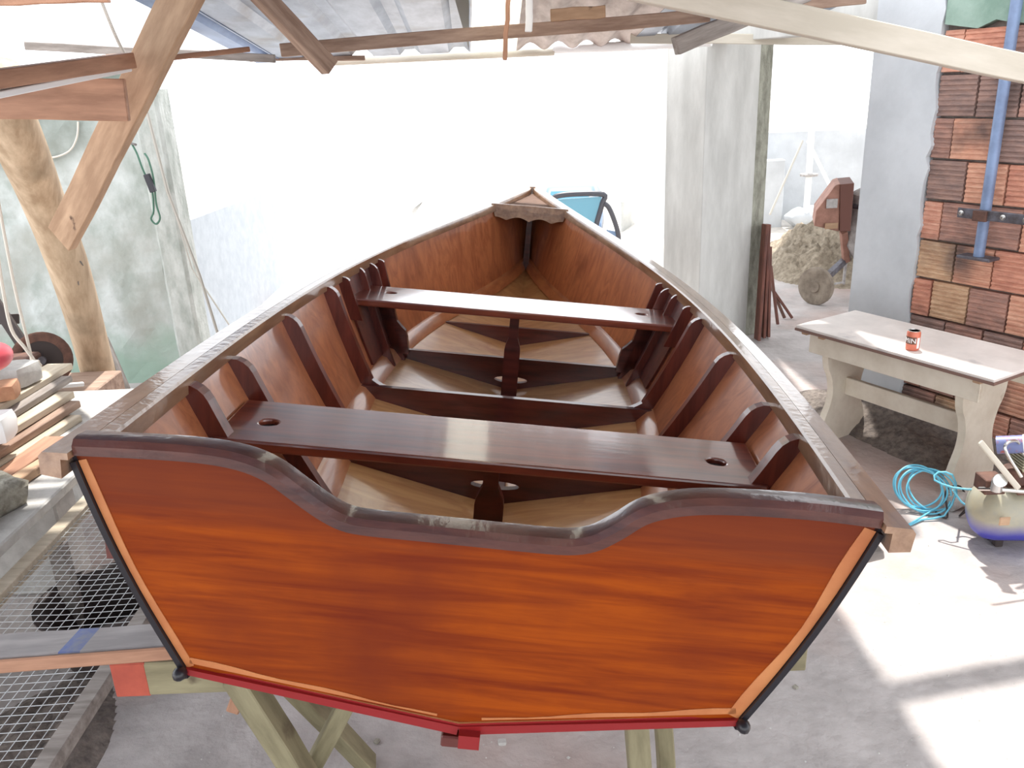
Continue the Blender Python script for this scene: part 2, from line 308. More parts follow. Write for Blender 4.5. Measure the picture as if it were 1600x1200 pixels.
# floor slab and the yard beyond it, which falls away outside
bm = bmesh.new(); xs = [-9+i*.5 for i in range(39)]; ys = [-5+i*.5 for i in range(27)]
g = [[bm.verts.new((x, y, 0)) for y in ys] for x in xs]
for i in range(len(xs)-1):
    for j in range(len(ys)-1): bm.faces.new((g[i][j], g[i+1][j], g[i+1][j+1], g[i][j+1]))
for v in [bm.verts.new(p) for p in ()]: pass
r = bmesh.ops.extrude_face_region(bm, geom=list(bm.faces)); 
for v in r['geom']:
    if isinstance(v, bmesh.types.BMVert): v.co.z -= .15
link('floor', fin(bm, 'floor'), M['concrete'], kind='structure')
bm = bmesh.new(); xs = [-30+i*1.0 for i in range(61)]; ys = [8+i*.8 for i in range(60)]
def gz(x, y): return -.002-1.25*sstep(8.2, 12.5, y)*(1-sstep(1.6, 2.4, x)) - .0*y
g = [[bm.verts.new((x, y, gz(x, y))) for y in ys] for x in xs]
for i in range(len(xs)-1):
    for j in range(len(ys)-1): bm.faces.new((g[i][j], g[i+1][j], g[i+1][j+1], g[i][j+1]))
link('yard_ground', fin(bm, 'yard_ground', 0, True), M['yard'], kind='structure')

# ---- right wall: plastered pier, hollow clay blocks, lintel and column
def wp(t, off, z): p = WP+WD*t+WN*off; return (p.x, p.y, z)
tE = wt(onw(1337, 400)); tB = wt(onw(1440, 350))
wall = link('wall_right', None, None, kind='structure')
def wbox(name, t0, t1, o0, o1, z0, z1, m_, parent=wall, bev=.004, **k):
    bm = bmesh.new(); add_hex(bm, [wp(t0, o0, z0), wp(t1, o0, z0), wp(t1, o1, z0), wp(t0, o1, z0), wp(t0, o0, z1), wp(t1, o0, z1), wp(t1, o1, z1), wp(t0, o1, z1)])
    return link(name, fin(bm, name, bev), m_, parent, **k)
# plastered pier with a ragged edge against the blocks
outer = [(tE, 0), (tE, 2.5)]; n = 46
for i in range(n+1):
    outer.append((tB+random.uniform(-.012, .012), 2.5-2.5*i/n))
bm = bmesh.new(); add_prism(bm, outer, [], lambda u, v: wp(u, .016, v), lambda u, v: wp(u, -.17, v))
link('plaster_pier', fin(bm, 'plaster_pier'), M['plaster'], wall, label='smooth pale grey plastered pier')
wbox('mortar_core', tB-.01, 2.6, -.035, -.17, 0, 2.5, M['mortar'])
# one block: grooved face, 19 x 19 cm
def block_mesh(w, h, seed):
    rnd = random.Random(seed); bm = bmesh.new(); prof = []
    ng = 8
    prof.append((-.04, 0)); prof.append((-.003, .0))
    for i in range(ng):
        z0 = h*(i+.12)/ng; z1 = h*(i+.5)/ng; z2 = h*(i+.62)/ng; z3 = h*(i+1)/ng
        dd = rnd.uniform(.003, .006)
        prof += [(0, z0), (0, z1), (-dd, z2)]
        if i < ng-1: prof.append((-dd, z3))
    prof += [(-.003, h), (-.04, h)]
    a = [bm.verts.new((0, p[0], p[1])) for p in prof]; b = [bm.verts.new((w, p[0], p[1])) for p in prof]
    for i in range(len(prof)-1): bm.faces.new((a[i], a[i+1], b[i+1], b[i]))
    bm.faces.new(a); bm.faces.new(b)
    return fin(bm, 'brick')
bmeshes = [[block_mesh(.182, .18, s)] for s in range(4)]
WM = Matrix((WD, WN, Vector((0, 0, 1)))).transposed().to_4x4()
variants = {}
for row in range(13):
    z = .012+row*.192; t = tB+.005-(.095 if row % 2 else 0)
    while t < 2.3:
        w0 = t; w1 = t+.186
        if w1 > tB+.03:
            mi = random.randrange(len(BR)); si = random.randrange(4)
            if w0 < tB: me = block_mesh(w1-tB-.004, .18, 9); me.materials.append(BR[mi]); w0 = tB
            else:
                if (mi, si) not in variants:
                    q = bmeshes[si][0].copy(); q.materials.append(BR[mi]); variants[(mi, si)] = q
                me = variants[(mi, si)]
            if not (z > 1.9 and w0 < 1.2):
                o = bpy.data.objects.new('brick', me); C.objects.link(o); o.parent = wall
                mt = WM.copy(); p = Vector(wp(w0, random.uniform(-.005, .004), z+random.uniform(-.002, .002))); mt.translation = p
                mt = mt @ Matrix.Rotation(random.uniform(-.012, .012), 4, 'Y'); o.matrix_world = mt
        t += .192
# green render above the blocks, ragged lower edge
outer = [(tB, 2.5), (2.4, 2.5)]
for i in range(31): outer.append((2.4-(2.4-tB)*i/30, 1.935+random.uniform(-.015, .02)))
bm = bmesh.new(); add_prism(bm, outer, [], lambda u, v: wp(u, .012, v), lambda u, v: wp(u, -.034, v))
link('render_patch', fin(bm, 'render_patch'), M['greenpl'], wall, label='green grey render above the blocks')
# column at the other side of the opening
C0 = at(1089, 545, z=0); tC = wt(C0); offC = (C0-WP).dot(WN)
col = link('wall_column', None, None, kind='structure')
cdir = Vector((-WN.x, -WN.y, 0))
def cbox(name, a, b, c, d, z0, z1, m_, parent, bev=.004):   # a..b along the jamb (away), c..d along wall axis
    P = []
    for z in (z0, z1):
        for (u, v) in ((a, c), (b, c), (b, d), (a, d)):
            p = C0+cdir*u-WD*v; P.append((p.x, p.y, z))
    bm = bmesh.new(); add_hex(bm, P); return link(name, fin(bm, name, bev), m_, parent)
cbox('column_face', 0, .46, 0, .37, 0, 2.5, M['column'], col)
cbox('rough_edge', .45, .585, .012, .35, 0, 2.48, M['rough'], col)
# lintel above the opening
pz = onw(1300, 70).z
lt0 = tC; 
bm = bmesh.new(); a0 = C0+cdir*.01; e0 = Vector(wp(tE+.02, -.02, 0))
zl = 1.95
dn = cdir*.16
add_hex(bm, [(a0.x, a0.y, zl), (e0.x, e0.y, zl), (e0.x+dn.x, e0.y+dn.y, zl), (a0.x+dn.x, a0.y+dn.y, zl), (a0.x, a0.y, 2.5), (e0.x, e0.y, 2.5), (e0.x+dn.x, e0.y+dn.y, 2.5), (a0.x+dn.x, a0.y+dn.y, 2.5)])
link('wall_lintel', fin(bm, 'wall_lintel', .004), M['column'], kind='structure')
# roof slab over the mixer yard
P = [wp(1.6, -.3, 2.45), wp(-.2, -.3, 2.45), wp(-1.35, -.6, 2.45), (1.6, 9.0, 2.45), (6.5, 9.0, 2.45), (6.5, 3.4, 2.45)]
bm = bmesh.new(); add_prism(bm, [(p[0], p[1]) for p in P], [], lambda u, v: (u, v, 2.45), lambda u, v: (u, v, 2.55))
link('ceiling_yard', fin(bm, 'ceiling_yard'), M['plaster'], kind='structure')
# far low wall behind the mixer yard
y0 = 10.5
bm = bmesh.new(); add_box(bm, (2.3, y0, -.1), (7.5, y0+.15, 1.06)); link('wall_far', fin(bm, 'wall_far', .01), M['plaster'], kind='structure')
bm = bmesh.new(); add_box(bm, (1.9, y0-.5, -.1), (3.3, y0-.35, .78)); link('wall_far_return', fin(bm, 'w', .01), M['plaster'], kind='structure')
# left wall and the low wall running out of the shed
bm = bmesh.new(); xa, xb = -7.0, at(232, 300, y=5.3).x; nx, nz = 40, 16
zt = 1.98
for f in (0, 1):
    pass
grid = [[None]*(nz+1) for _ in range(nx+1)]
for i in range(nx+1):
    for j in range(nz+1):
        grid[i][j] = bm.verts.new((xa+(xb-xa)*i/nx, 5.3+random.uniform(-.006, .006), zt*j/nz+(random.uniform(-.02, .02) if j == nz else 0)))
for i in range(nx):
    for j in range(nz): bm.faces.new((grid[i][j], grid[i+1][j], grid[i+1][j+1], grid[i][j+1]))
r = bmesh.ops.extrude_face_region(bm, geom=list(bm.faces))
for v in r['geom']:
    if isinstance(v, bmesh.types.BMVert): v.co.y += .2
wl = link('wall_left', fin(bm, 'wall_left'), M['oldwall'], kind='structure')
xw = -2.2
bm = bmesh.new(); add_box(bm, (xb-.002, 5.28, 0), (xb+.16, 5.5, 1.85)); link('wall_end', fin(bm, 'wall_end', .02), M['wallend'], wl, label='rough narrow end of the wall')
bm = bmesh.new()
for k, (zz, zq) in enumerate(((.98, .96),)):
    add_hex(bm, [(xw-.15, 5.5, 0), (xw, 5.5, 0), (xw, 24, -1.3), (xw-.15, 24, -1.3), (xw-.15, 5.5, .98), (xw, 5.5, .98), (xw, 24, .5), (xw-.15, 24, .5)])
link('wall_yard', fin(bm, 'wall_yard', .004), M['yardwall'], kind='structure')

# ================================================================== ROOF
roof = link('ceiling', None, None, kind='structure')
def rz(y): return 1.96+.1*(5.6-y)
def sheet(name, x0, x1, y0, y1, m_, pitch=.09, amp=.022, trap=True, dz=0, label=None, skew=0):
    bm = bmesh.new(); w = x1-x0; xs = []
    n = max(int(round(w/pitch)), 1)
    for i in range(n):
        if trap: pts = ((0, 0), (.55, 0), (.66, 1), (.86, 1), (.97, 0))
        else: pts = tuple((j/8, .5-.5*math.cos(2*math.pi*j/8)) for j in range(8))
        for u, v in pts: xs.append((x0+(i+u)*w/n, v*amp))
    xs.append((x1, 0)); yy = [y0+(y1-y0)*j/6 for j in range(7)]
    g = []
    for y in yy:
        a = [bm.verts.new((x+skew*(y1-y), y, rz(y)+h+dz)) for x, h in xs]; g.append(a)
    for a, b in zip(g, g[1:]):
        for i in range(len(xs)-1): bm.faces.new((a[i], a[i+1], b[i+1], b[i]))
    r = bmesh.ops.extrude_face_region(bm, geom=list(bm.faces))
    for v in r['geom']:
        if isinstance(v, bmesh.types.BMVert): v.co.z += .0015
    return link(name, fin(bm, name, 0, not trap), m_, roof, label=label)
Y0 = -1.6
SK = .04
sheet('roof_sheet', -1.5, -1.33, Y0, 5.62, M['galvblue'], .17, .03, label='blue painted roof sheet', skew=SK)
sheet('roof_sheet', -1.34, -.75, Y0, 5.5, M['galv'], .295, .03, dz=.003, skew=SK)
sheet('roof_sheet', -.76, -.16, Y0, 5.55, M['galv'], .32, .03, skew=SK)
sheet('roof_sheet', -.17, .13, Y0, 5.6, M['fibre'], .115, .018, dz=.003, label='translucent fibreglass roof sheet')
sheet('roof_sheet', .12, .82, Y0, 5.6, M['galvbrown'], .18, .045, trap=False, label='corrugated brownish roof sheet')
sheet('roof_sheet', .81, 1.19, Y0, 5.35, M['galv'], .24, .03)
sheet('roof_sheet', 1.18, 1.7, 4.0, 4.7, M['galv'], .24, .03)
sheet('roof_sheet', 1.26, 3.0, Y0, 1.5, M['galv'], .25, .03)
sheet('roof_sheet', -2.05, -1.32, Y0, 3.42, M['galv'], .25, .03)  # out-of-view sheet added to shade the clutter on the left
sheet('roof_sheet', -2.95, -2.13, Y0, 3.3, M['galv'], .25, .03)  # second unseen sheet added for shade; the gap lets a streak of sun through
def timber(name, a, b, w, h, m_, label=None, parent=roof, **k): return beam(name, a, b, w, h, m_, parent, wob=.003, seg=5, label=label, **k)
timber('purlin', at(440, 79, y=4.0), at(1108, 24, y=4.0), .05, .055, M['oldwood'])
timber('purlin', (-2.5, 2.0, rz(2.0)-.05), (1.9, 2.0, rz(2.0)-.05), .05, .07, M['oldwood'])
timber('purlin', (-2.5, .4, rz(.4)-.05), (3.1, .4, rz(.4)-.05), .05, .07, M['oldwood'])
timber('purlin', (-2.5, -1.3, rz(-1.3)-.05), (2.6, -1.3, rz(-1.3)-.05), .05, .07, M['oldwood'])
timber('rafter', at(358, -60, y=3.6), at(516, 106, y=3.86), .06, .075, M['oldwood'], label='grey brown rafter with a cut tail')
timber('rafter', at(1260, -12, y=3.9), at(1055, 72, y=3.75), .05, .07, M['greywood'], label='grey slanting rafter tail')
timber('roof_plank', at(860, 24, y=3.95), at(946, 18, y=3.95), .02, .05, M['tanwood'])
timber('fascia_board', at(985, 60, y=5.25), at(1315, 62, y=5.15), .03, .055, M['whitewood'], label='whitish fascia board')
timber('fascia_board', at(390, 92, y=5.5), at(570, 90, y=5.5), .03, .03, M['oldwood'])
timber('roof_plank', at(1190, 6, y=4.1), at(1352, -6, y=4.1), .04, .07, M['oldwood'])
tube('gutter_pipe', [at(500, 97, y=5.65), at(650, 90, y=5.65), at(866, 80, y=5.65)], .026, M['whitewood'], roof, k=10, label='pale eave pipe')
tube('gutter_pipe', [at(864, 76, y=5.65), at(960, 73, y=5.6), at(1112, 64, y=5.3)], .03, M['white'], roof, k=10)
timber('batten', at(795, -12, y=3.85), at(788, 94, y=3.85), .02, .02, M['redwood'], up=(0, 1, 0), label='thin reddish stick hanging from the roof')
timber('batten', at(827, -5, y=3.85), at(826, 50, y=3.85), .03, .035, M['white'], up=(0, 1, 0), label='white strip hanging from the purlin')
timber('roof_plank', at(40, 72, y=4.6), at(430, 92, y=4.6), .03, .04, M['greywood'])
timber('roof_plank', at(-10, 3, y=3.6), at(170, -3, y=3.6), .03, .03, M['redwood'])

beam('painted_beam', at(985, -24, y=2.95), at(1640, 116, y=3.05), .06, .088, M['whitewood'], wob=.002, seg=6, label='long pale painted beam slanting down across the top right', cat='beam')

# ================================================================== LEFT TIMBERS
def tag(o, label, cat, group=None):
    o['label'] = label; o['category'] = cat
    if group: o['group'] = group
    return o
lp = [at(178, 690, y=4.55), at(148, 560, y=4.45), at(108, 420, y=4.3), at(62, 300, y=4.1), at(25, 210, y=3.9), at(-15, 110, y=3.75)]
lp[0] = Vector((lp[0].x, lp[0].y, -.0))
bm = bmesh.new(); add_tube(bm, cr(lp, 6), lambda t: .085+.028*t+.002*math.sin(t*19), 14)
tag(link('log_post', fin(bm, 'log_post', 0, True), M['bark']), 'leaning peeled round log post carrying the left of the roof', 'post')
tag(beam('brace_board', at(98, 372, y=3.95), at(302, -40, y=3.3), .145, .045, M['tanwood'], up=(0, -1, .3), wob=.003, seg=5), 'tan diagonal brace board nailed to the log post', 'board')
tag(beam('cross_beam', at(-10, 152, y=3.3), at(199, 157, y=3.33), .03, .15, M['redwood'], wob=.002, seg=3), 'short wide reddish beam fixed across the diagonal brace', 'beam')
tag(beam('plank', at(-40, 128, y=2.7), at(196, 95, y=3.4), .09, .055, M['redwood']), 'reddish plank lying on edge above the short wide beam', 'plank')
tag(beam('plank_lit_edge', at(-40, 154, y=2.7), at(192, 108, y=3.4), .08, .02, M['white']), 'white strip added as the lit lower edge of the reddish plank', 'lath')  # separate white strip: its colour is the light on the plank's lower edge
tag(beam('plank', at(268, 90, y=3.7), at(388, 77, y=4.0), .03, .022, M['redwood']), 'thin reddish lath sticking out right of the diagonal brace', 'plank')

# ================================================================== BOAT
BP = {'tx': -.064, 'ty': 1.149, 'tz': 1.215, 'yaw': .052, 'pit': -.07, 'rol': .119, 'L': 4.403}
y_, p_, r_ = BP['yaw'], BP['pit'], BP['rol']
Rz = Matrix(((math.cos(y_), math.sin(y_), 0), (-math.sin(y_), math.cos(y_), 0), (0, 0, 1)))
Rx = Matrix(((1, 0, 0), (0, math.cos(p_), -math.sin(p_)), (0, math.sin(p_), math.cos(p_))))
Ry = Matrix(((math.cos(r_), 0, math.sin(r_)), (0, 1, 0), (-math.sin(r_), 0, math.cos(r_))))
BM = (Rz @ Rx @ Ry).to_4x4(); BM.translation = (BP['tx'], BP['ty'], BP['tz'])
LB = BP['L']
def lag(ys, s):
    S = (0, .25, .5, .75, 1); r = 0
    for i in range(5):
        t = ys[i]
        for j in range(5):
            if j != i: t *= (s-S[j])/(S[i]-S[j])
        r += t
    return r
def sb(s): return lag((.625, .697, .636, .415, .015), s)
def sz(s): return lag((0, -.016, .009, .071, .222), s)
def cb(s): return lag((.473, .47, .50, .29, .01), s)
def cz(s): return lag((-.394, -.385, -.367, -.337, -.252), s) - .03*sstep(.02, .2, s)*(1-sstep(.8, 1, s))
def kz(s): return cz(s)-.069-.045*math.sin(math.pi*min(s*1.2, 1))*(1 if s < .8 else 1)+.06*sstep(.85, 1, s)
def cy(s): return .032*(1-s)+s*(LB-.015)
def side(s, u, inn=0.0):   # u 0 sheer .. 1 chine, starboard, inset inn
    x = sb(s)+(cb(s)-sb(s))*u + .012*math.sin(math.pi*u)*(1-s); z = sz(s)+(cz(s)-sz(s))*u
    y = s*LB+(cy(s)-s*LB)*u
    return Vector((max(x-inn, .002), y, z))
def sy(y): return y/LB
boat = thing('rowing_boat', 'varnished wooden rowing boat with two plank seats resting on sawhorses', 'boat', mw=BM)
TK = .012
NS, NU = 56, 6
for sgn in (-1, 1):
    bm = bmesh.new(); I = []; O = []
    for i in range(NS+1):
        s = i/NS
        I.append([bm.verts.new(Vector((sgn, 1, 1))*side(s, u/NU, TK)) for u in range(NU+1)])
        O.append([bm.verts.new(Vector((sgn, 1, 1))*side(s, u/NU, 0)) for u in range(NU+1)])
    for i in range(NS):
        for u in range(NU):
            f = bm.faces.new((I[i][u], I[i+1][u], I[i+1][u+1], I[i][u+1])); f.material_index = 0
            f = bm.faces.new((O[i][u], O[i][u+1], O[i+1][u+1], O[i+1][u])); f.material_index = 1
        for u in (0, NU):
            f = bm.faces.new((I[i][u], O[i][u], O[i+1][u], I[i+1][u])); f.material_index = 1
    for i in (0, NS):
        for u in range(NU):
            f = bm.faces.new((I[i][u], I[i][u+1], O[i][u+1], O[i][u])); f.material_index = 1
    bmesh.ops.recalc_face_normals(bm, faces=bm.faces)
    me = bpy.data.meshes.new('side_plank'); bm.to_mesh(me); bm.free()
    for p in me.polygons: p.use_smooth = True
    me.set_sharp_from_angle(angle=R_(40))
    link('side_plank', me, [M['ply'], M['black']], boat)
    # bottom panel
    bm = bmesh.new(); I = []; O = []; NB = 5
    for i in range(NS+1):
        s = i/NS; c = side(s, 1, 0); k = Vector((0, c.y, kz(s)))
        O.append([bm.verts.new(Vector((sgn, 1, 1))*(c.lerp(k, u/NB))) for u in range(NB+1)])
        I.append([bm.verts.new(Vector((sgn, 1, 1))*(c.lerp(k, u/NB)+Vector((0, 0, TK)))) for u in range(NB+1)])
    for i in range(NS):
        for u in range(NB):
            bm.faces.new((I[i][u], I[i+1][u], I[i+1][u+1], I[i][u+1])).material_index = 0
            bm.faces.new((O[i][u], O[i][u+1], O[i+1][u+1], O[i+1][u])).material_index = 1
        bm.faces.new((I[i][0], O[i][0], O[i+1][0], I[i+1][0])).material_index = 1
    for u in range(NB): bm.faces.new((I[0][u], I[0][u+1], O[0][u+1], O[0][u])).material_index = 1
    bmesh.ops.recalc_face_normals(bm, faces=bm.faces)
    me = bpy.data.meshes.new('bottom_panel'); bm.to_mesh(me); bm.free()
    for p in me.polygons: p.use_smooth = True
    me.set_sharp_from_angle(angle=R_(40))
    link('bottom_panel', me, [M['floorply'], M['red']], boat)
    # chine strip, inwale, outer rail (swept along the hull)
    def sweep(name, fn, m_, s0=0., s1=1., n=56, parent=boat, label=None, bev=0):
        bm = bmesh.new(); rings = []
        for i in range(n+1):
            s = s0+(s1-s0)*i/n; rings.append([bm.verts.new(Vector((sgn, 1, 1))*Vector(p)) for p in fn(s)])
        k = len(rings[0])
        for a, b in zip(rings, rings[1:]):
            for j in range(k): bm.faces.new((a[j], a[(j+1) % k], b[(j+1) % k], b[j]))
        bm.faces.new(rings[0]); bm.faces.new(rings[-1])
        return link(name, fin(bm, name, 0, True), m_, parent, label=label)
    def chine_f(s):
        c = side(s, 1, TK); u = side(s, .88, TK); w = .026
        q = max(min(c.x-.003, w), 0.0005)
        return [(u.x, c.y, u.z), (u.x-q*.8, c.y, u.z-.006), (c.x-q*1.3 if c.x > q*1.4 else c.x*.2, c.y, c.z+TK-.008), (c.x, c.y, c.z+TK)]
    sweep('chine_strip', chine_f, M['log_strip'], .008, .985)
    def inw(s):
        a = side(s, 0, TK); w = min(.026, max(a.x-.002, .001)); z = a.z
        return [(a.x, a.y, z-.03), (a.x-w, a.y, z-.03), (a.x-w, a.y, z+.004), (a.x-w+.004*w/.026, a.y, z+.009), (a.x+.0, a.y, z+.010)]
    sweep('inwale', inw, M['rail'], .004, 1)
    def outr(s):
        a = side(s, 0, 0); z = a.z; yy = a.y-(.028 if s < .001 else 0)
        return [(a.x+.001-TK, yy, z+.010), (a.x+.028, yy, z+.009), (a.x+.034, yy, z+.002), (a.x+.032, yy, z-.028), (a.x-.0, yy, z-.032), (a.x-.0, yy, z-.001), (a.x-TK, yy, z-.001)]
    sweep('rub_rail', outr, M['rail'], 0, 1)
    # black chine edging below
    def blk(s):
        c = side(s, 1, 0); return [(c.x, c.y-.012*(s < .001), c.z+.012), (c.x+.012, c.y-.012*(s < .001), c.z+.004), (c.x+.008, c.y-.012*(s < .001), c.z-.012), (c.x-.01, c.y-.012*(s < .001), c.z-.008)]
    sweep('chine_edging', blk, M['black'], 0, 1)

# transom plank (in the raked plane: y = rake*depth)
def ty(z): return .032*min(max(-z/.394, -.1), 1.2)
topc = [(-.612, .012), (-.5, .017), (-.42, .018), (-.36, .012), (-.315, -.004), (-.275, -.032), (-.235, -.060), (-.20, -.077), (-.16, -.082), (-.08, -.083), (0, -.084), (.08, -.085), (.15, -.084), (.19, -.074), (.225, -.05), (.26, -.02), (.30, -.003), (.35, .007), (.42, .012), (.52, .014), (.612, .01)]
tc = [(p.x, p.y) for p in cr([(a, b, 0) for a, b in topc], 4)]
def edge_x(z): return sb(0)+(cb(0)-sb(0))*min(max((-z)/.394, 0), 1) + .012*math.sin(math.pi*min(max(-z/.394, 0), 1))
def transom_poly(inset):
    P = [(x, z-inset*.6) for x, z in tc]
    for i in range(9):
        z = -.005-(.394-.005)*i/8; P.append((edge_x(z)-TK*.6-inset, z+(inset if i == 8 else 0)))
    P.append((0, -.463+TK+inset))
    for i in range(8, -1, -1):
        z = -.005-(.394-.005)*i/8; P.append((-(edge_x(z)-TK*.6-inset), z+(inset if i == 8 else 0)))
    return P
bm = bmesh.new(); add_prism(bm, transom_poly(0), [], lambda u, v: (u, ty(v), v), lambda u, v: (u, ty(v)+.022, v))
link('transom', fin(bm, 'transom'), M['transom'], boat, label='glossy orange red transom board')
# the pale unstained margin, a thin strip along sides and bottom
def strip(name, pts, w, y0, y1, m_, parent=boat, label=None, side_=1):
    """ribbon of width w to one side of a 2D path, lying in the transom plane"""
    n = len(pts); P = [Vector((a, b)) for a, b in pts]; inn = []
    for i in range(n):
        t = (P[min(i+1, n-1)]-P[max(i-1, 0)]).normalized(); nn = Vector((-t.y, t.x))*side_
        ww = w(i/(n-1)) if callable(w) else w; inn.append(P[i]+nn*ww)
    poly = [(p.x, p.y) for p in P]+[(p.x, p.y) for p in reversed(inn)]
    bm = bmesh.new(); add_prism(bm, poly, [], lambda u, v: (u, ty(v)+y0, v), lambda u, v: (u, ty(v)+y1, v))
    return link(name, fin(bm, name), m_, parent, label=label)
for sgn in (-1, 1):
    pts = [(sgn*(edge_x(-.012-.376*i/10)-TK*.7), -.012-.376*i/10) for i in range(11)]
    strip('edge_margin', pts, lambda t: .013+.004*math.sin(t*9)*(1 if sgn > 0 else .3)+(.006 if sgn > 0 else 0), -.0015, .002, M['edge'], side_=-sgn)
    pts = [(sgn*(edge_x(-.39)-TK)*(1-i/12), -.389+TK*.9-.069*i/12) for i in range(12)]
    strip('edge_margin', pts, lambda t: .009*(1.2-t)+.002*math.sin(t*14)+.001, -.0015, .002, M['edge'], side_=-sgn)
    # black side edging visible round the transom
    pts = [(sgn*(edge_x(-.012-.38*i/10)-TK*.6), -.012-.38*i/10) for i in range(11)]
    strip('hull_edging', pts, .010, -.008, .004, M['black'], side_=sgn)
    pts = [(sgn*(edge_x(-.394)-TK*.3)*(1-i/10), -.392+TK*.5-.069*i/10) for i in range(11)]
    strip('bottom_edging', pts, lambda t: .012+.006*t, -.008, .006, M['red'], side_=sgn)
    bm = bmesh.new(); bmesh.ops.create_uvsphere(bm, u_segments=10, v_segments=6, radius=.012)
    for v in bm.verts: v.co = Vector((sgn*(cb(0)+.002)+v.co.x, .018+v.co.y*1.3, -.392+v.co.z))
    link('corner_pad', fin(bm, 'corner_pad', 0, True), M['black'], boat, label='black lump at the transom corner')
bm = bmesh.new(); rr_ = []
for i in range(41):
    q = i/40*.93; z = kz(q)+.004
    rr_.append([bm.verts.new(p) for p in ((.002, .012+q*LB, z), (.038, .012+q*LB, z), (.038, .012+q*LB, z-.026), (.002, .012+q*LB, z-.026))])
for a, b in zip(rr_, rr_[1:]):
    for j in range(4): bm.faces.new((a[j], a[(j+1) % 4], b[(j+1) % 4], b[j]))
bm.faces.new(rr_[0]); bm.faces.new(rr_[-1])
link('keel', fin(bm, 'keel', 0), M['red'], boat, label='red painted keel')
# transom cap: dark moulding bent along the top edge
P = [Vector((x, z, 0)) for x, z in tc]; bm = bmesh.new(); rings = []
for i, p in enumerate(P):
    t = (P[min(i+1, len(P)-1)]-P[max(i-1, 0)]).normalized(); nn = Vector((-t.y, t.x, 0))
    ring = []
    for (a, b) in ((-.015, -.010), (-.017, .006), (-.010, .0155), (.002, .018), (.028, .016), (.031, .009), (.029, -.010)):
        q = p+nn*b; ring.append(bm.verts.new((q.x, ty(p.y)+a, q.y)))
    rings.append(ring)
k = 7
for a, b in zip(rings, rings[1:]):
    for j in range(k): bm.faces.new((a[j], a[(j+1) % k], b[(j+1) % k], b[j]))
bm.faces.new(rings[0]); bm.faces.new(rings[-1])
link('transom_cap', fin(bm, 'transom_cap', 0, True), M['dark'], boat, label='dark curved moulding with a sculling dip')
strip('quarter_knee', [(-.60, -.03), (-.60, -.2)], .02, .024, .05, M['rib'], side_=1)

# ribs
def rib(y, u0, u1, dep, m_=M['rib'], th=.024, foot=None, sg=(-1, 1), name='rib', dep1=None, label=None):
    s = sy(y)
    for g_ in sg:
        n = 12; outer = []; inner = []
        for i in range(n+1):
            u = u0+(u1-u0)*i/n; p = side(s, u, TK-.002); q = dep if dep1 is None else dep+(dep1-dep)*i/n
            outer.append((p.x, p.z))
            if i == 0:
                p1 = side(s, u0+(u1-u0)*.085, TK-.002); dx, dz_ = p1.x-p.x, p1.z-p.z
                for f_, rr in ((0, .55), (.22, .80), (.55, .95), (1, 1.0)): inner.append((p.x+dx*f_-q*rr, p.z+dz_*f_))
                continue
            inner.append((p.x-q, p.z))
        if foot:   # curved toe running out over the bottom
            pb = side(s, 1, TK); kx = kz(s)
            toe = []
            x1 = pb.x-foot; fz = lambda x: cz(s)+(kz(s)-cz(s))*(1-x/pb.x)+TK
            inner = inner[:-2]; ix, iz = inner[-1]
            for t in (.25, .5, .75, 1):
                xx = ix-(foot-dep)*t; zz = iz+(fz(x1)+.05-iz)*math.sin(t*math.pi/2); toe.append((xx, zz))
            inner += toe+[(x1, fz(x1))]
            outer += [(pb.x, cz(s)+TK)]
        poly = outer+inner[::-1]
        poly = [(g_*a, b) for a, b in poly]
        prism_y(name, poly, y, y+th, m_, boat, label=label)
rib(.455, .03, .98, .046, th=.036)
rib(.745, .07, .98, .05, th=.03)
rib(1.215, .05, 1.0, .05, th=.03)
rib(1.66, .04, 1.0, .05, foot=.12, th=.032)
# seat two: doubled cleats above, side boards and shaped knees beneath
rib(1.835, .03, .42, .045, th=.02, name='seat_cleat')
rib(2.04, .03, .98, .04, th=.02)
rib(2.165, .04, 1.0, .05, th=.02)
rib(2.27, .04, .34, .045, th=.02, name='seat_cleat')
for g_ in (-1, 1):   # dark lining board behind the cleats
    bm = bmesh.new(); a = []; b = []
    for i in range(9):
        s = sy(1.86+(2.17-1.86)*i/8)
        a.append([bm.verts.new(Vector((g_, 1, 1))*side(s, u, TK+.001)) for u in (.02, .3, .6, .86)])
        b.append([bm.verts.new(Vector((g_, 1, 1))*side(s, u, TK+.010)) for u in (.02, .3, .6, .86)])
    for i in range(8):
        for j in range(3):
            bm.faces.new((a[i][j], a[i+1][j], a[i+1][j+1], a[i][j+1])); bm.faces.new((b[i][j], b[i+1][j], b[i+1][j+1], b[i][j+1]))
        for j in (0, 3): bm.faces.new((a[i][j], a[i+1][j], b[i+1][j], b[i][j]))
    for i in (0, 8):
        for j in range(3): bm.faces.new((a[i][j], a[i][j+1], b[i][j+1], b[i][j]))
    link('lining_board', fin(bm, 'lining_board', 0, True), M['web'], boat)
    s = sy(2.16); top = side(s, .34, TK); bt = side(s, .93, TK)
    pts = [(top.x, top.z), (.50, top.z-.0), (.498, top.z-.03), (.493, -.20), (.483, -.235), (.462, -.258), (.446, -.272), (.438, -.30), (.432, -.34), (.430, -.37), (bt.x, bt.z)]
    prism_y('seat_knee', [(g_*a_, b_) for a_, b_ in pts], 2.165, 2.195, M['web'], boat)
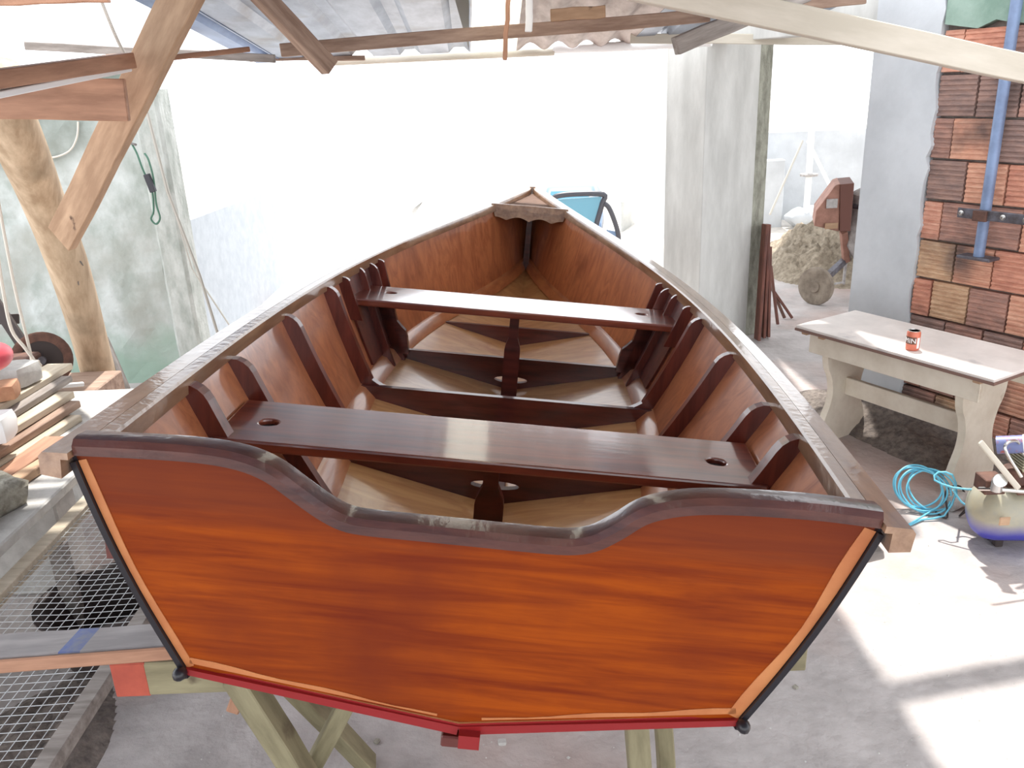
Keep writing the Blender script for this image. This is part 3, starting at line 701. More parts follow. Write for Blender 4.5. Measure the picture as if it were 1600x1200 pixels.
# floor timbers: straight top, V bottom, oval limber hole
def web(y, zt, xh, th=.026, hole=None, ends=0.0, label=None):
    s = sy(y); fz = lambda x: cz(s)+(kz(s)-cz(s))*(1-abs(x)/cb(s))+TK-.001
    bx = xh-ends
    poly = [(-xh, zt), (xh, zt), (bx, fz(bx)), (0, fz(0)), (-bx, fz(bx))]
    holes = [ell(0, hole[0], hole[1], hole[2], 20)] if hole else []
    prism_y('floor_timber', poly, y, y+th, M['web'], boat, holes=holes, label=label)
web(1.06, -.375, .455, hole=(-.446, .072, .013))
web(1.64, -.36, .515)
web(2.2, -.36, .452, hole=(-.452, .07, .014))
web(2.87, -.375, .425, ends=.03)
web(3.45, -.35, .27)
# stanchions under the seats
def post(y, zb, zn, ztop, w, nw, m_=M['web']):
    P = [(-w, zb), (w, zb), (w, zn-.03), (w*.93, zn-.015), (nw, zn+.018), (nw, ztop), (-nw, ztop), (-nw, zn+.018), (-w*.93, zn-.015), (-w, zn-.03)]
    prism_y('seat_post', P, y-.032, y, m_, boat)
post(.735, kz(sy(.7))+TK, -.318, -.155, .036, .019)
post(2.05, kz(sy(2.02))+TK, -.25, -.115, .031, .018)
for y in (.735, 2.19, 2.85): pass
box('keelson', (-.03, .04, kz(.3)+.012), (.03, LB*.86, kz(.3)+.035), M['web'], boat)
# seats
def seat(y0, y1, z, th, hx, hy, nm):
    x00, x01 = side(sy(y0), (-z)/.39, TK+.001).x, side(sy(y1), (-z)/.39, TK+.001).x
    r = .007
    poly = [(-x00, y0), (x00, y0), (x01, y1), (-x01, y1)]
    holes = [ell(-hx, hy, .021, .021, 20), ell(hx, hy, .021, .021, 20)]
    o = prism_z('seat', poly, z-th, z, M['seat'], boat, holes=holes, label=nm)
    bv = o.modifiers.new('round', 'BEVEL'); bv.width = .005; bv.segments = 2; bv.limit_method = 'ANGLE'; bv.angle_limit = R_(40)
    for g_ in (-1, 1):
        lathe('seat_hole_disc', [(.0205, z-.014), (.0205, z-.012)], M['hole'], o, n=16, mt=Matrix.Translation((g_*hx, hy, 0)))  # dark disc set inside the hole, its colour standing in for shade
seat(.444, .714, -.132, .024, .499, .568, 'broad mahogany stern seat')
seat(1.854, 2.157, -.094, .026, .488, 2.03, 'mahogany middle seat shining white with daylight')
# bow: breasthook deck, front beam, scalloped apron
def bwx(y, z, inn=TK):
    s = sy(y); u = (sz(s)-z)/(sz(s)-cz(s)); return side(s, max(u, 0), inn).x
yb = 3.87
P = []
for i in range(9): y = yb+(LB-.06-yb)*i/8; P.append((bwx(y, .125), y))
P = P+[(-a, b) for a, b in reversed(P)]
bm = bmesh.new(); dk = lambda y: sz(sy(y))-.022
top = [bm.verts.new((a, b, dk(b))) for a, b in P]; bot = [bm.verts.new((a, b, dk(b)-.012)) for a, b in P]
n9 = len(P)//2
for i in range(n9-1):
    a, b, c_, d = i, i+1, len(P)-2-i, len(P)-1-i
    bm.faces.new((top[a], top[b], top[c_], top[d])); bm.faces.new((bot[a], bot[b], bot[c_], bot[d]))
for i in range(len(P)): bm.faces.new((top[i], top[(i+1) % len(P)], bot[(i+1) % len(P)], bot[i]))
link('breasthook', fin(bm, 'breasthook'), mat('matt_bow_deck', rgb(128, 104, 92), rgb(104, 82, 72), rough=.8, spec=.2, scale=(3, 3, 3)), boat, label='small deck in the bow')
xx = bwx(yb, .13); prism_y('breasthook_beam', [(-xx, .108), (xx, .108), (xx+.008, .145), (-xx-.008, .145)], yb-.025, yb+.01, M['rail'], boat)
sc_ = []; n = 40; xa = bwx(yb, .05)
for i in range(n+1):
    t = i/n; x = -xa+2*xa*t; e = abs(2*t-1)
    z = .052+.022*abs(math.sin(math.pi*(t*3.0+.5)))*(1-.2*e)
    sc_.append((x, z))
prism_y('scalloped_apron', [(xx-.002, .112), (-xx+.002, .112)]+sc_, yb-.012, yb+.004, M['rail'], boat)
prism_y('stem_knee', [(-.02, kz(.93)+.02), (.02, kz(.93)+.02), (.014, .12), (-.014, .12)], LB-.2, LB-.12, M['web'], boat)
prism_z('stem', [(-.018, LB-.03), (.018, LB-.03), (.012, LB+.035), (-.012, LB+.035)], kz(1)+.02, .232, M['rail'], boat)

# ================================================================== SAWHORSES
def W(l): return BM @ Vector(l)
def sawhorse(label, yb_, x0, x1, z0, z1, endred, splay=.17):
    a = Vector((x0, yb_, z0)); b = Vector((x1, yb_, z1))
    t = thing('sawhorse', label, 'sawhorse', loc=((x0+x1)/2, yb_, 0))
    t.matrix_world = Matrix.Translation(((x0+x1)/2, yb_, 0))
    beam('crossbar', a, b, .07, .085, M['olive'], t, wob=.002, seg=4)
    if endred: beam('crossbar_end', a-(b-a).normalized()*.002, a+(b-a).normalized()*.075, .073, .088, M['redpaint'], t)
    return t
yk = 1.55
zk = (W((0, .38, kz(.08)))).z-.03
t1 = sawhorse('olive sawhorse with a red end under the stern of the boat', 1.55, -.90, .62, .60, .585, True)
gl = lambda a, b, w=.075, h=.05, m_=M['olive'], nm='leg': beam(nm, a, b, w, h, m_, t1, up=(0, 1, 0), wob=.002, seg=3)
gl(Vector((-.635, 1.53, .60)), Vector((-.41, 1.50, .0)), .05, .07)
gl(Vector((-.62, 1.62, .60)), Vector((-.45, 1.86, .0)), .04, .06)
gl(Vector((-.36, 1.60, .56)), Vector((-.66, 1.62, .0)), .04, .05)
gl(Vector((.24, 1.54, .56)), Vector((.27, 1.50, .0)), .05, .075)
gl(Vector((.31, 1.62, .56)), Vector((.36, 1.68, .0)), .04, .06)
gl(Vector((-.62, 1.60, .58)), Vector((-.68, 1.60, .45)), .03, .06, M['redwood'], 'block')
beam('packing_block', (-.10, yk, .675), (-.06, yk, .675), .06, .04, M['greywood'], t1)
tk2 = Matrix.Translation((0, 4.0, 0))
t2 = thing('sawhorse', 'second sawhorse hidden under the bow half of the boat', 'sawhorse', loc=(0, 4.0, 0)); t2.matrix_world = tk2
zb = W((0, 2.87, -.50)).z-.045
beam('crossbar', (-.4, 4.0, zb), (.5, 4.0, zb), .07, .085, M['olive'], t2)
for sx in (-.3, .4):
    for s2 in (-1, 1): beam('leg', (sx, 4.0+s2*.04, zb), (sx+(.1 if sx > 0 else -.1), 4.0+s2*.2, 0), .05, .06, M['olive'], t2, up=(1, 0, 0))
pb = thing('board', 'grey board with a smear of blue paint poking out left of the transom', 'board')
bb = beam('board_body', at(-60, 1022, y=1.47), at(300, 998, y=1.53), .13, .03, M['lit_board'], pb, up=(0, .25, 1), wob=.001, seg=22)  # top coloured paler for the light on it; the front edge is brown
beam('board_edge', at(-60, 1046, y=1.40), at(300, 1018, y=1.46), .008, .03, M['redwood'], pb, up=(0, .1, 1), label='brown strip along the front edge')
bb.data.materials.append(mat('blue_paint_smear', rgb(112, 132, 196), rgb(150, 156, 180), rough=.6, scale=(9, 5, 5), nscale=4))
for p in bb.data.polygons:
    if .215 < p.center.x < .26 and abs(p.normal.z) > .5: p.material_index = 1
tag(beam('batten_stub', at(1330, 874, y=1.62), at(1378, 862, y=1.62), .03, .022, M['greywood']), 'short grey batten end showing past the right corner of the transom', 'batten')

# ================================================================== RIGHT SIDE
# table
TA = Vector((1.41, 3.96, 0)); TM = Matrix((Vector((.498, -.867, 0)), Vector((.867, .498, 0)), Vector((0, 0, 1)))).transposed().to_4x4(); TM.translation = TA
tb = thing('work_table', 'low cream painted table with shaped legs by the block wall', 'table', mw=TM)
bm = bmesh.new(); add_box(bm, (0, 0, .586), (1.0, .44, .6)); link('tabletop', fin(bm, 'tabletop', .002), M['tabletop'], tb)
bm = bmesh.new(); add_box(bm, (-.003, -.003, .574), (1.003, .443, .5865)); link('tabletop_edge', fin(bm, 'te', .001), M['tableedge'], tb, label='brown lower layer of the top')
def legp():
    R = [(.37, 0), (.375, .07), (.355, .14), (.325, .21), (.318, .28), (.335, .35), (.362, .40), (.375, .46), (.375, .574)]
    P = [p.to_2d() for p in cr([(a, b, 0) for a, b in R], 4)]
    Lf = [(.43-p.x, p.y) for p in reversed(P)]
    return [(p.x, p.y) for p in P]+Lf
for u in (.13, .82):
    bm = bmesh.new(); add_prism(bm, legp(), [], lambda a, b: (u, a, b), lambda a, b: (u+.035, a, b)); link('leg', fin(bm, 'leg'), M['cream'], tb)
for v in (.035, .385): box('apron', (.06, v, .47), (.93, v+.02, .574), M['cream'], tb)
box('stretcher', (.165, .2, .24), (.82, .225, .33), M['cream'], tb)
for u in (.02, .12, .9): box('batten', (u, .02, .555), (u+.035, .42, .5745), M['tanwood'], tb)
# can with its lettering
cp = at(1425, 546, z=.6); can = thing('drink_can', 'small red can standing on the low table', 'can', loc=cp); can.matrix_world = Matrix.Translation((cp.x, cp.y, .6))
lathe('can_body', [(.024, 0), (.028, .004), (.0285, .008), (.0285, .078), (.025, .086)], M['can'], can, n=28)
lathe('can_lid', [(.0245, .0855), (.025, .088), (.022, .0885), (.0215, .086)], M['chrome'], can, n=24)
cu = bpy.data.curves.new('lettering', 'FONT'); cu.body = 'MIN'; cu.size = .031; cu.extrude = .0006; cu.align_x = 'CENTER'
to = bpy.data.objects.new('lettering', cu); C.objects.link(to)
dg = bpy.context.evaluated_depsgraph_get(); me = bpy.data.meshes.new_from_object(to.evaluated_get(dg)); bpy.data.objects.remove(to)
vw = math.atan2(-cp.y, -cp.x)-.35
for v in me.vertices:
    a = vw+v.co.x/.0296-.12; rr = .0292+v.co.z; v.co = Vector((rr*math.cos(a), rr*math.sin(a), .036+v.co.y))
link('lettering', me, M['white'], can, label='white letters')
bm = bmesh.new(); a0 = vw+.98
for i in range(5):
    a = a0+i*.09; b = a+.09
    vs = [bm.verts.new((.0288*math.cos(q), .0288*math.sin(q), z)) for q, z in ((a, .012), (b, .012), (b, .06), (a, .06))]; bm.faces.new(vs)
_p = [(.0289*math.cos(vw-1.1+i*.15), .0289*math.sin(vw-1.1+i*.15)) for i in range(14)]
b2 = bmesh.new(); lo_ = [b2.verts.new((x, y, .031)) for x, y in _p]; hi_ = [b2.verts.new((x, y, .063)) for x, y in _p]
for i in range(13): b2.faces.new((lo_[i], lo_[i+1], hi_[i+1], hi_[i]))
link('can_band', fin(b2, 'can_band'), M['rust'], can, label='dark band behind the letters')
link('can_panel', fin(bm, 'can_panel'), M['white'], can)
# steel pipe, clamp and foot plate on the block wall
pp = thing('steel_pipe', 'blue grey steel pipe clamped upright to the block wall', 'pipe')
pt = onw(1594, 0, .05); pbm = onw(1527, 402, .05)
pcx = wt(onw(1545, 330, .05))
def pw(t, off, z): return Vector(wp(t, off, z))
zt_, zb_ = 2.6, onw(1527, 400, .05).z
tp = wt(onw(1530, 395, .05))
tube('pipe_body', [pw(tp, .05, zb_), pw(tp, .05, 1.6), pw(tp, .05, zt_)], .024, M['bluesteel'], pp, k=16)
def pbx(name, t0, t1, o0, o1, z0, z1, m_, parent=pp, **k): return wbox(name, t0, t1, o0, o1, z0, z1, m_, parent, .003, **k)
zc_ = onw(1530, 335, .06).z
pbx('foot_plate', tp-.085, tp+.075, .005, .09, zb_-.014, zb_, M['darksteel'])
pbx('clamp_bar', tp-.11, tp+.26, .076, .088, zc_-.02, zc_+.025, M['darksteel'])
pbx('clamp_sleeve', tp-.03, tp+.035, .08, .1, zc_-.025, zc_+.022, M['rust'], label='rusty sleeve over the pipe')
for dt in (-.085, .11, .21):
    q = pw(tp+dt, .088, zc_+.004); o = lathe('bolt', [(.013, 0), (.013, .01), (.006, .011), (.006, .022)], M['chrome'], pp, n=10, mt=axis_m(q, WN))
    tube('bolt_shank', [pw(tp+dt, .088, zc_+.004), pw(tp+dt, -.01, zc_+.004)], .005, M['darksteel'], pp, k=6)
# heap of dirt along the wall foot
def heap(name, cx, cy, lx, ly, h, m_, seed, n=34, rot=0, rag=.25, **k):
    rnd = random.Random(seed); bm = bmesh.new(); g = []
    ph = [rnd.uniform(0, 6.3) for _ in range(8)]
    for i in range(n+1):
        row = []
        for j in range(n+1):
            u = 2*i/n-1; v = 2*j/n-1; r = math.sqrt(u*u+v*v); a = math.atan2(v, u)
            rr = r/((1-rag*.3*math.sin(3*a+ph[0])-rag*.25*math.sin(5*a+ph[1]))/(1+rag*.56))
            z = h*max(0, 1-rr)**.85 if rr < 1 else 0
            z += (rnd.uniform(-.5, 1)*.035+.03*math.sin(9*u+ph[2])*math.sin(8*v+ph[3]))*h*3*min(1, max(0, (1-rr)*4)) if rr < 1 else -.004
            x = u*lx; y = v*ly
            row.append(bm.verts.new((cx+x*math.cos(rot)-y*math.sin(rot), cy+x*math.sin(rot)+y*math.cos(rot), max(z, -.004))))
        g.append(row)
    for i in range(n):
        for j in range(n): bm.faces.new((g[i][j], g[i+1][j], g[i+1][j+1], g[i][j+1]))
    return link(name, fin(bm, name, 0, 2), m_, **k)
hp = WP+WD*.15+WN*.12
heap('debris_heap', hp.x, hp.y, .75, .34, .17, M['debris'], 3, n=46, rot=math.atan2(WD.y, WD.x), kind='stuff', label='dark soil and rubble heaped along the foot of the block wall', cat='rubble')
# hose coil
hs = thing('air_hose', 'light blue air hose coiled on the floor before the table', 'hose')
h0 = at(1430, 783, z=.02); bm = bmesh.new(); pts = []
N_ = 150
for i in range(N_):
    a = i/26*2*math.pi; rr = .095+.012*math.sin(i*.21)
    # coil stands half up on edge
    cx = h0.x-.005+.00035*i; e = Vector((1, -.15, 0)).normalized(); up = Vector((.05, .62, .78)).normalized()
    p = Vector((cx, h0.y-.02, .088))+e*rr*math.cos(a)+up*rr*.95*math.sin(a)+Vector((0, .012*math.sin(i*.37), 0)); p.z = max(p.z, .006); pts.append(p)
pts += [at(1402, 830-0, z=.008), at(1440, 812, z=.008), at(1475, 806, z=.02), at(1494, 770, z=.09), at(1488, 742, y=3.0), at(1466, 738, y=3.02), at(1460, 750, y=3.0), at(1490, 762, y=2.95), at(1530, 765, y=2.9), at(1548, 763, y=2.88)]
link('hose_coil', (lambda b: (add_tube(b, cr(pts, 2), .0042, 6), fin(b, 'hose_coil', 0, 2))[1])(bm), M['hose'], hs)
tube('hose_tail', cr([at(1489, 765, y=3.0), at(1503, 785, y=2.98), at(1520, 793, y=2.95)], 4), .004, M['hose'], hs, k=6)
# glass jar and dark lead beside it
jr = thing('jar', 'dusty clear jar lying beside the compressor', 'jar')
lathe('jar_body', [(.01, -.05), (.034, -.045), (.036, .03), (.022, .05), (.022, .065)], mat('dusty_glass', rgb(214, 210, 206), rgb(170, 164, 158), rough=.3, scale=(9, 9, 9)), jr, n=18, mt=axis_m(at(1495, 782, z=.037), (.9, .35, .15)))
tag(tube('cable', cr([at(1462, 800, z=.01), at(1480, 808, z=.01), at(1478, 768, z=.07), at(1500, 760, z=.1), at(1512, 788, z=.02), at(1500, 806, z=.01), at(1540, 772, z=.1)], 6), .004, M['belt'], k=6), 'dark lead looped round the jar by the compressor', 'cable')
# compressor
cc = Vector((1.99, 2.84, .15)); cm = thing('air_compressor', 'small air compressor with a faded blue tank on the floor at the right edge', 'compressor')
ax = Vector((1, -.12, 0)).normalized(); mt = axis_m(cc-ax*.24, ax)
prof = [(.004, 0), (.05, .006), (.085, .022), (.108, .05), (.115, .085), (.115, .42), (.1, .46), (.05, .49), (.004, .495)]
bm = bmesh.new(); add_lathe(bm, prof, 32, mt)
bmesh.ops.recalc_face_normals(bm, faces=bm.faces)
for f in bm.faces: f.material_index = 1 if f.calc_center_median().z < .128 else 0
link('tank', fin(bm, 'tank', 0, True), [M['tankmix'], M['tankmix']], cm)
for s_ in (-.12, .12): beam('foot', cc+ax*s_+Vector((0, -.01, -.1)), cc+ax*s_+Vector((0, -.01, -.15)), .03, .03, M['belt'], cm, up=(1, 0, 0)); beam('foot', cc+ax*s_+Vector((0, .04, -.1)), cc+ax*s_+Vector((0, .045, -.15)), .03, .03, M['belt'], cm, up=(1, 0, 0))
box('top_plate', (cc.x-.13, cc.y-.08, .262), (cc.x+.2, cc.y+.08, .275), M['rust'], cm)
lathe('crankcase', [(.035, 0), (.045, .01), (.045, .06), (.03, .07)], M['rust'], cm, n=20, mt=axis_m(cc+Vector((-.10, .0, .125)), (0, 0, 1)))
bm = bmesh.new()
for i in range(7): add_box(bm, (cc.x-.11, cc.y-.05, .35+i*.011), (cc.x-.01, cc.y+.05, .356+i*.011))
add_box(bm, (cc.x-.1, cc.y-.04, .33), (cc.x-.02, cc.y+.04, .43)); link('cylinder_head', fin(bm, 'cylinder_head'), M['tank'], cm)
lathe('pressure_gauge', [(.002, 0), (.022, 0), (.024, .004), (.024, .014), (.002, .016)], M['chrome'], cm, n=20, mt=axis_m(at(1562, 750, y=2.72), (-.3, -.8, .3)))
lathe('regulator', [(.012, 0), (.02, .004), (.02, .05), (.012, .055)], M['chrome'], cm, n=16, mt=axis_m(at(1556, 768, y=2.73), (0, 0, 1)))
tube('outlet_fitting', [at(1530, 764, y=2.78), at(1552, 764, y=2.74), at(1600, 768, y=2.74)], .008, M['chrome'], cm, k=8)
box('pressure_switch', (at(1530, 760, y=2.8).x, 2.76, .27), (at(1562, 760, y=2.8).x, 2.84, .33), M['rust'], cm)
tube('head_pipe', cr([at(1596, 745, y=2.76), at(1570, 700, y=2.78), at(1590, 690, y=2.8), at(1604, 720, y=2.8)], 5), .006, M['chrome'], cm, k=8)
beam('handle', at(1531, 690, y=2.72), at(1592, 764, y=2.66), .022, .008, M['whitewood'], cm, up=(0, -1, .4))
box('tag_plate', (at(1570, 795, y=2.72).x-.02, 2.705, .17), (at(1570, 795, y=2.72).x+.02, 2.712, .205), M['tanwood'], cm, label='small paper tag')
lathe('motor', [(.02, 0), (.05, .004), (.055, .02), (.055, .13), (.04, .14)], M['darksteel'], cm, n=22, mt=axis_m(cc+Vector((.04, 0, .18)), (1, 0, 0)))
cn = thing('paint_tin', 'blue printed tin with a white lid lying on top of the compressor', 'tin')
mt = axis_m(at(1567, 695, y=2.85), (.9, -.55, .25))
lathe('tin_body', [(.03, -.02), (.034, -.02), (.034, .07), (.03, .07)], mat('blue_tin_print', rgb(120, 130, 176), rgb(172, 96, 84), rough=.4, scale=(14, 14, 14), nscale=2, lo=.5, hi=.62), cn, n=24, mt=mt)
lathe('tin_lid', [(.036, .066), (.036, .076), (.031, .078), (.03, .074), (.002, .074)], M['white'], cn, n=24, mt=mt)
# yard beyond the opening: post, mixer, sand, sacks
py_ = 9.8; pr = thing('braced_pole', 'white steel pole with slanting braces in the yard', 'pole')
pc = at(1258, 352, y=py_)
tube('pole_shaft', [(pc.x, py_, 0), (pc.x, py_, .6), (pc.x-.01, py_, 1.12)], .035, M['white'], pr, k=12)
lathe('pole_collar', [(.04, 0), (.1, .005), (.1, .03), (.04, .035)], M['cement'], pr, n=16, mt=Matrix.Translation((pc.x, py_, .6)))
tube('pole_brace', [at(1262, 220, y=py_), at(1304, 305, y=9.4)], .02, M['white'], pr, k=6)
tube('pole_brace', [at(1254, 220, y=py_), at(1203, 335, y=9.3)], .012, M['rod'], pr, k=6)
# 7.9
sp = at(1282, 400, z=.12)
heap('sand_pile', 3.1, 7.75, .82, .9, .52, M['sand'], 5, n=50, rag=.12, kind='stuff', label='pile of builder sand behind the mixer wheel', cat='sand')
bm = bmesh.new(); bmesh.ops.create_icosphere(bm, subdivisions=3, radius=1)
rnd = random.Random(4); bp_ = at(1262, 343, y=9.95)
for v in bm.verts: v.co = Vector((bp_.x+v.co.x*.28*(1+.1*math.sin(v.co.y*7)), 9.9+v.co.y*.18, .12+v.co.z*.12*(1+.2*math.sin(v.co.x*9))))
tag(link('sack', fin(bm, 'sack', 0, 2), M['plaster']), 'pale sack lying at the foot of the far low wall', 'sack')
mx = thing('cement_mixer', 'rusty cement mixer with a dusty wheel beyond the opening', 'mixer')
ym = 6.55
def mp(px, py, y=ym): return at(px, py, y=y)
P8 = [mp(1272, 353), mp(1275, 330), mp(1305, 290), mp(1313, 287), mp(1311, 362)]
bm = bmesh.new(); a = [bm.verts.new(p) for p in P8]; b = [bm.verts.new(p+Vector((.12, .38, 0))) for p in P8]
bm.faces.new(a); bm.faces.new(b)
for i in range(5): bm.faces.new((a[i], a[(i+1) % 5], b[(i+1) % 5], b[i]))
link('motor_hood', fin(bm, 'motor_hood', .004), M['mixer'], mx)
P4 = [mp(1312, 288), mp(1334, 286), mp(1328, 361), mp(1311, 361)]
bm = bmesh.new(); a = [bm.verts.new(p+Vector((0, -.01, 0))) for p in P4]; b = [bm.verts.new(p+Vector((.12, .38, 0))) for p in P4]
bm.faces.new(a); bm.faces.new(b)
for i in range(4): bm.faces.new((a[i], a[(i+1) % 4], b[(i+1) % 4], b[i]))
link('hood_side', fin(bm, 'hood_side', .003), M['mixdark'], mx)
def patch(name, px, py, w, h, m_): 
    p = mp(px, py, ym-.012); box(name, (p.x-w/2, p.y-.004, p.z-h/2), (p.x+w/2, p.y+.003, p.z+h/2), m_, mx, .001)
patch('sticker', 1300, 318, .085, .07, M['cement']); patch('plate', 1299, 353, .1, .045, M['tanwood'])
_d = at(1356, 296, y=6.75)
lathe('drum', [(.08, 0), (.115, .02), (.13, .14), (.19, .32), (.19, .42), (.08, .6)], M['cement'], mx, n=24, mt=axis_m(_d, (.12, .1, -1)))
lathe('drum_mouth', [(.07, 0), (.14, 0), (.15, .015), (.14, .03), (.07, .03)], M['darksteel'], mx, n=24, mt=axis_m(_d+Vector((.01, 0, -.12)), (-.1, -.1, 1)), loop=True)
wc = mp(1275, 447, 6.5); wm = axis_m(wc, (-.80, -.60, .05))
lathe('wheel', [(.02, -.03), (.12, -.03), (.148, -.022), (.152, 0), (.148, .022), (.12, .03), (.1, .022), (.05, .024), (.045, .036), (.004, .036)], M['tyre'], mx, n=32, mt=wm)
beam('axle_arm', mp(1284, 440, 6.6), mp(1325, 402, 6.9), .05, .05, M['darksteel'], mx)
beam('axle_arm', mp(1296, 445, 6.7), mp(1318, 441, 6.9), .015, .015, M['cement'], mx)
beam('frame_bar', mp(1318, 362, 6.7), mp(1322, 408, 6.85), .05, .05, M['mixer'], mx, up=(0, 1, 0))
beam('frame_bar', mp(1322, 404, 6.85), mp(1318, 444, 6.9), .02, .02, M['cement'], mx, up=(0, 1, 0))
beam('frame_bar', (3.0, 6.9, .5), (3.05, 6.9, 0), .05, .05, M['mixdark'], mx, up=(0, 1, 0))
# boards leaning on the column
lb = [((1183, 532), (1196, 350), 5.45, 'dark'), ((1192, 528), (1200, 350), 5.5, 'r'), ((1199, 527), (1202, 385), 5.52, 'r'), ((1215, 508), (1204, 415), 5.6, 't'), ((1226, 498), (1206, 450), 5.62, 'd'), ((1238, 498), (1204, 448), 5.6, 't')]
lw = [.10, .085, .075, .022, .028, .022]
lbl = ['widest dark reddish board leaning at the column edge', 'reddish board standing second from the column', 'reddish board standing third from the column', 'thin lath leaning low against the standing boards', 'dark narrow board slanting low by the column', 'outermost thin stick slanting to the floor by the column']
for i, (a, b, yy, c_) in enumerate(lb):
    A = at(*a, z=.005); A.z = .01; B = at(*b, y=A.y+.08)
    tag(beam('leaning_board', A, B, .02, lw[i], mat('reddish_board', rgb(128, 80, 66), rgb(92, 56, 48), rough=.6, scale=(2, 9, 9)) if c_ != 'd' else M['rust'], up=(0, 1, 0), wob=.001, seg=3), lbl[i], 'board', 'boards leaning on the column')
# car beyond the bow, lower down in the yard
yc = 16.0
car = thing('car', 'blue grey car with its door open beyond the bow', 'car')
def cpt(px, py, y=yc): return at(px, py, y=y)
gy = -1.25
# body built in its own space: length along +y, roof at about z=.1
cx0 = cpt(878, 300).x
def carbody():
    bm = bmesh.new(); prof = [(0, .28), (0, .62), (.12, .78), (.95, .88), (1.45, 1.3), (1.75, 1.38), (2.7, 1.38), (3.2, 1.22), (3.75, .92), (3.9, .8), (3.9, .3)]
    rings = []
    for (yy, z) in prof:
        w = .78 if z < .95 else .58
        rings.append([bm.verts.new((-w, yy, z)), bm.verts.new((-w*.8, yy, z+.02)), bm.verts.new((w*.8, yy, z+.02)), bm.verts.new((w, yy, z))])
    for a, b in zip(rings, rings[1:]):
        for j in range(3): bm.faces.new((a[j], a[j+1], b[j+1], b[j]))
    bm.faces.new([q[0] for q in rings]); bm.faces.new([q[3] for q in rings])
    bm.faces.new((rings[0][0], rings[0][1], rings[0][2], rings[0][3], rings[-1][3], rings[-1][2], rings[-1][1], rings[-1][0]))
    return bm
bm = carbody(); me = fin(bm, 'car_body', .03, True)
roofz = cpt(893, 292).z; sc1 = (roofz-gy)/1.4
CM = Matrix.Translation((cx0-.02, yc-1.6*sc1, gy)) @ Matrix.Rotation(R_(-8), 4, 'Z') @ Matrix.Scale(sc1, 4); car.matrix_world = CM
link('car_body', me, M['car'], car)
def cquad(name, pts, m_):
    bm = bmesh.new(); a = [bm.verts.new(p) for p in pts]; n_ = (Vector(pts[1])-Vector(pts[0])).cross(Vector(pts[2])-Vector(pts[0])).normalized()*.03
    b = [bm.verts.new(Vector(p)+n_) for p in pts]; bm.faces.new(a); bm.faces.new(b[::-1])
    for i in range(len(pts)): bm.faces.new((a[i], a[(i+1) % len(pts)], b[(i+1) % len(pts)], b[i]))
    return link(name, fin(bm, name), m_, car)
cquad('windscreen', [(-.5, 1.0, .93), (.5, 1.0, .93), (.45, 1.44, 1.31), (-.45, 1.44, 1.31)], M['glass'])
for sx in (-.66, .66):
    for yy in (.75, 3.1):
        lathe('wheel', [(.05, -.09), (.28, -.09), (.3, -.05), (.3, .05), (.28, .09), (.05, .09)], M['belt'], car, n=20, mt=axis_m((sx, yy, .3), (1, 0, 0)))
# open door: frame with a window
CI = CM.inverted(); yd = 13.4
dq = lambda px, py, y=yd: CI @ at(px, py, y=y)
tube('door_frame', cr([dq(862, 312), dq(872, 306), dq(900, 303), dq(943, 304), dq(941, 318), dq(932, 350), dq(928, 372)], 4), .055, M['blackpl'], car, k=8)
cquad('door_glass', [dq(866, 312), dq(940, 307), dq(930, 350), dq(900, 352)], M['glass'])
cquad('door_panel', [dq(880, 352), dq(930, 350), dq(926, 400), dq(880, 400)], M['car'])
tube('rear_pillar', cr([dq(944, 318), dq(951, 324), dq(959, 342), dq(966, 366), dq(966, 384)], 4), .05, M['blackpl'], car, k=8)
cquad('rear_panel', [dq(948, 359), dq(968, 363), dq(968, 400), dq(944, 400)], M['car'])
gp = at(980, 340, y=14); tag(box('gate_post', (gp.x-.11, 13.9, gy), (gp.x+.11, 14.05, at(980, 313, y=14).z), M['column'], None, .01), 'pale post standing right of the car', 'post')

# ================================================================== LEFT SIDE
# wire screen on a frame, lying beside the boat
sx0, sx1, sy0_, sy1_, szh = -1.585, -1.075, 1.15, 3.0, .4
sv = thing('wire_screen', 'wire mesh sieve in a pale frame lying left of the boat', 'sieve')
box('frame_bar', (sx1-.025, sy0_, szh-.02), (sx1+.02, sy1_, szh+.02), M['greywood'], sv)
box('frame_bar', (sx0-.02, sy0_, szh-.02), (sx0+.03, sy1_, szh+.02), M['palewood'], sv)
box('frame_bar', (sx0+.03, sy0_, szh-.02), (sx1-.025, sy0_+.04, szh+.02), M['greywood'], sv)
box('frame_bar', (sx0+.03, sy1_-.04, szh-.02), (sx1-.025, sy1_, szh+.02), M['greywood'], sv)
bm = bmesh.new(); nx = 17; ny = 62
for i in range(1, nx):
    x = sx0+(sx1-sx0)*i/nx; add_tube(bm, [(x, sy0_, szh+.004), (x+.003, (sy0_+sy1_)/2, szh-.006), (x, sy1_, szh+.004)], .0011, 4)
for j in range(1, ny):
    y = sy0_+(sy1_-sy0_)*j/ny; add_tube(bm, [(sx0, y, szh+.005), ((sx0+sx1)/2, y, szh-.004), (sx1, y, szh+.005)], .0009, 4)
link('wire_mesh', fin(bm, 'wire_mesh'), M['mesh'], sv, kind='stuff')
for x in (sx0, sx1-.02):
    for y in (1.3, 2.5): box('leg', (x-.015, y, 0), (x+.035, y+.05, szh-.02), M['greywood'], sv)
heap('gravel_heap', -1.46, 1.75, .24, .7, .1, M['debris'], 11, n=40, kind='stuff', label='dark gravelly soil under the wire mesh sieve', cat='gravel')
tl = thing('tub', 'black rubber tub under the wire mesh sieve', 'tub')
lathe('tub_body', [(.02, .02), (.15, .0), (.2, .2), (.215, .205), (.215, .215), (.19, .212), (.14, .03), (.02, .03)], M['belt'], tl, n=28, mt=Matrix.Translation((-1.42, 2.45, 0)))
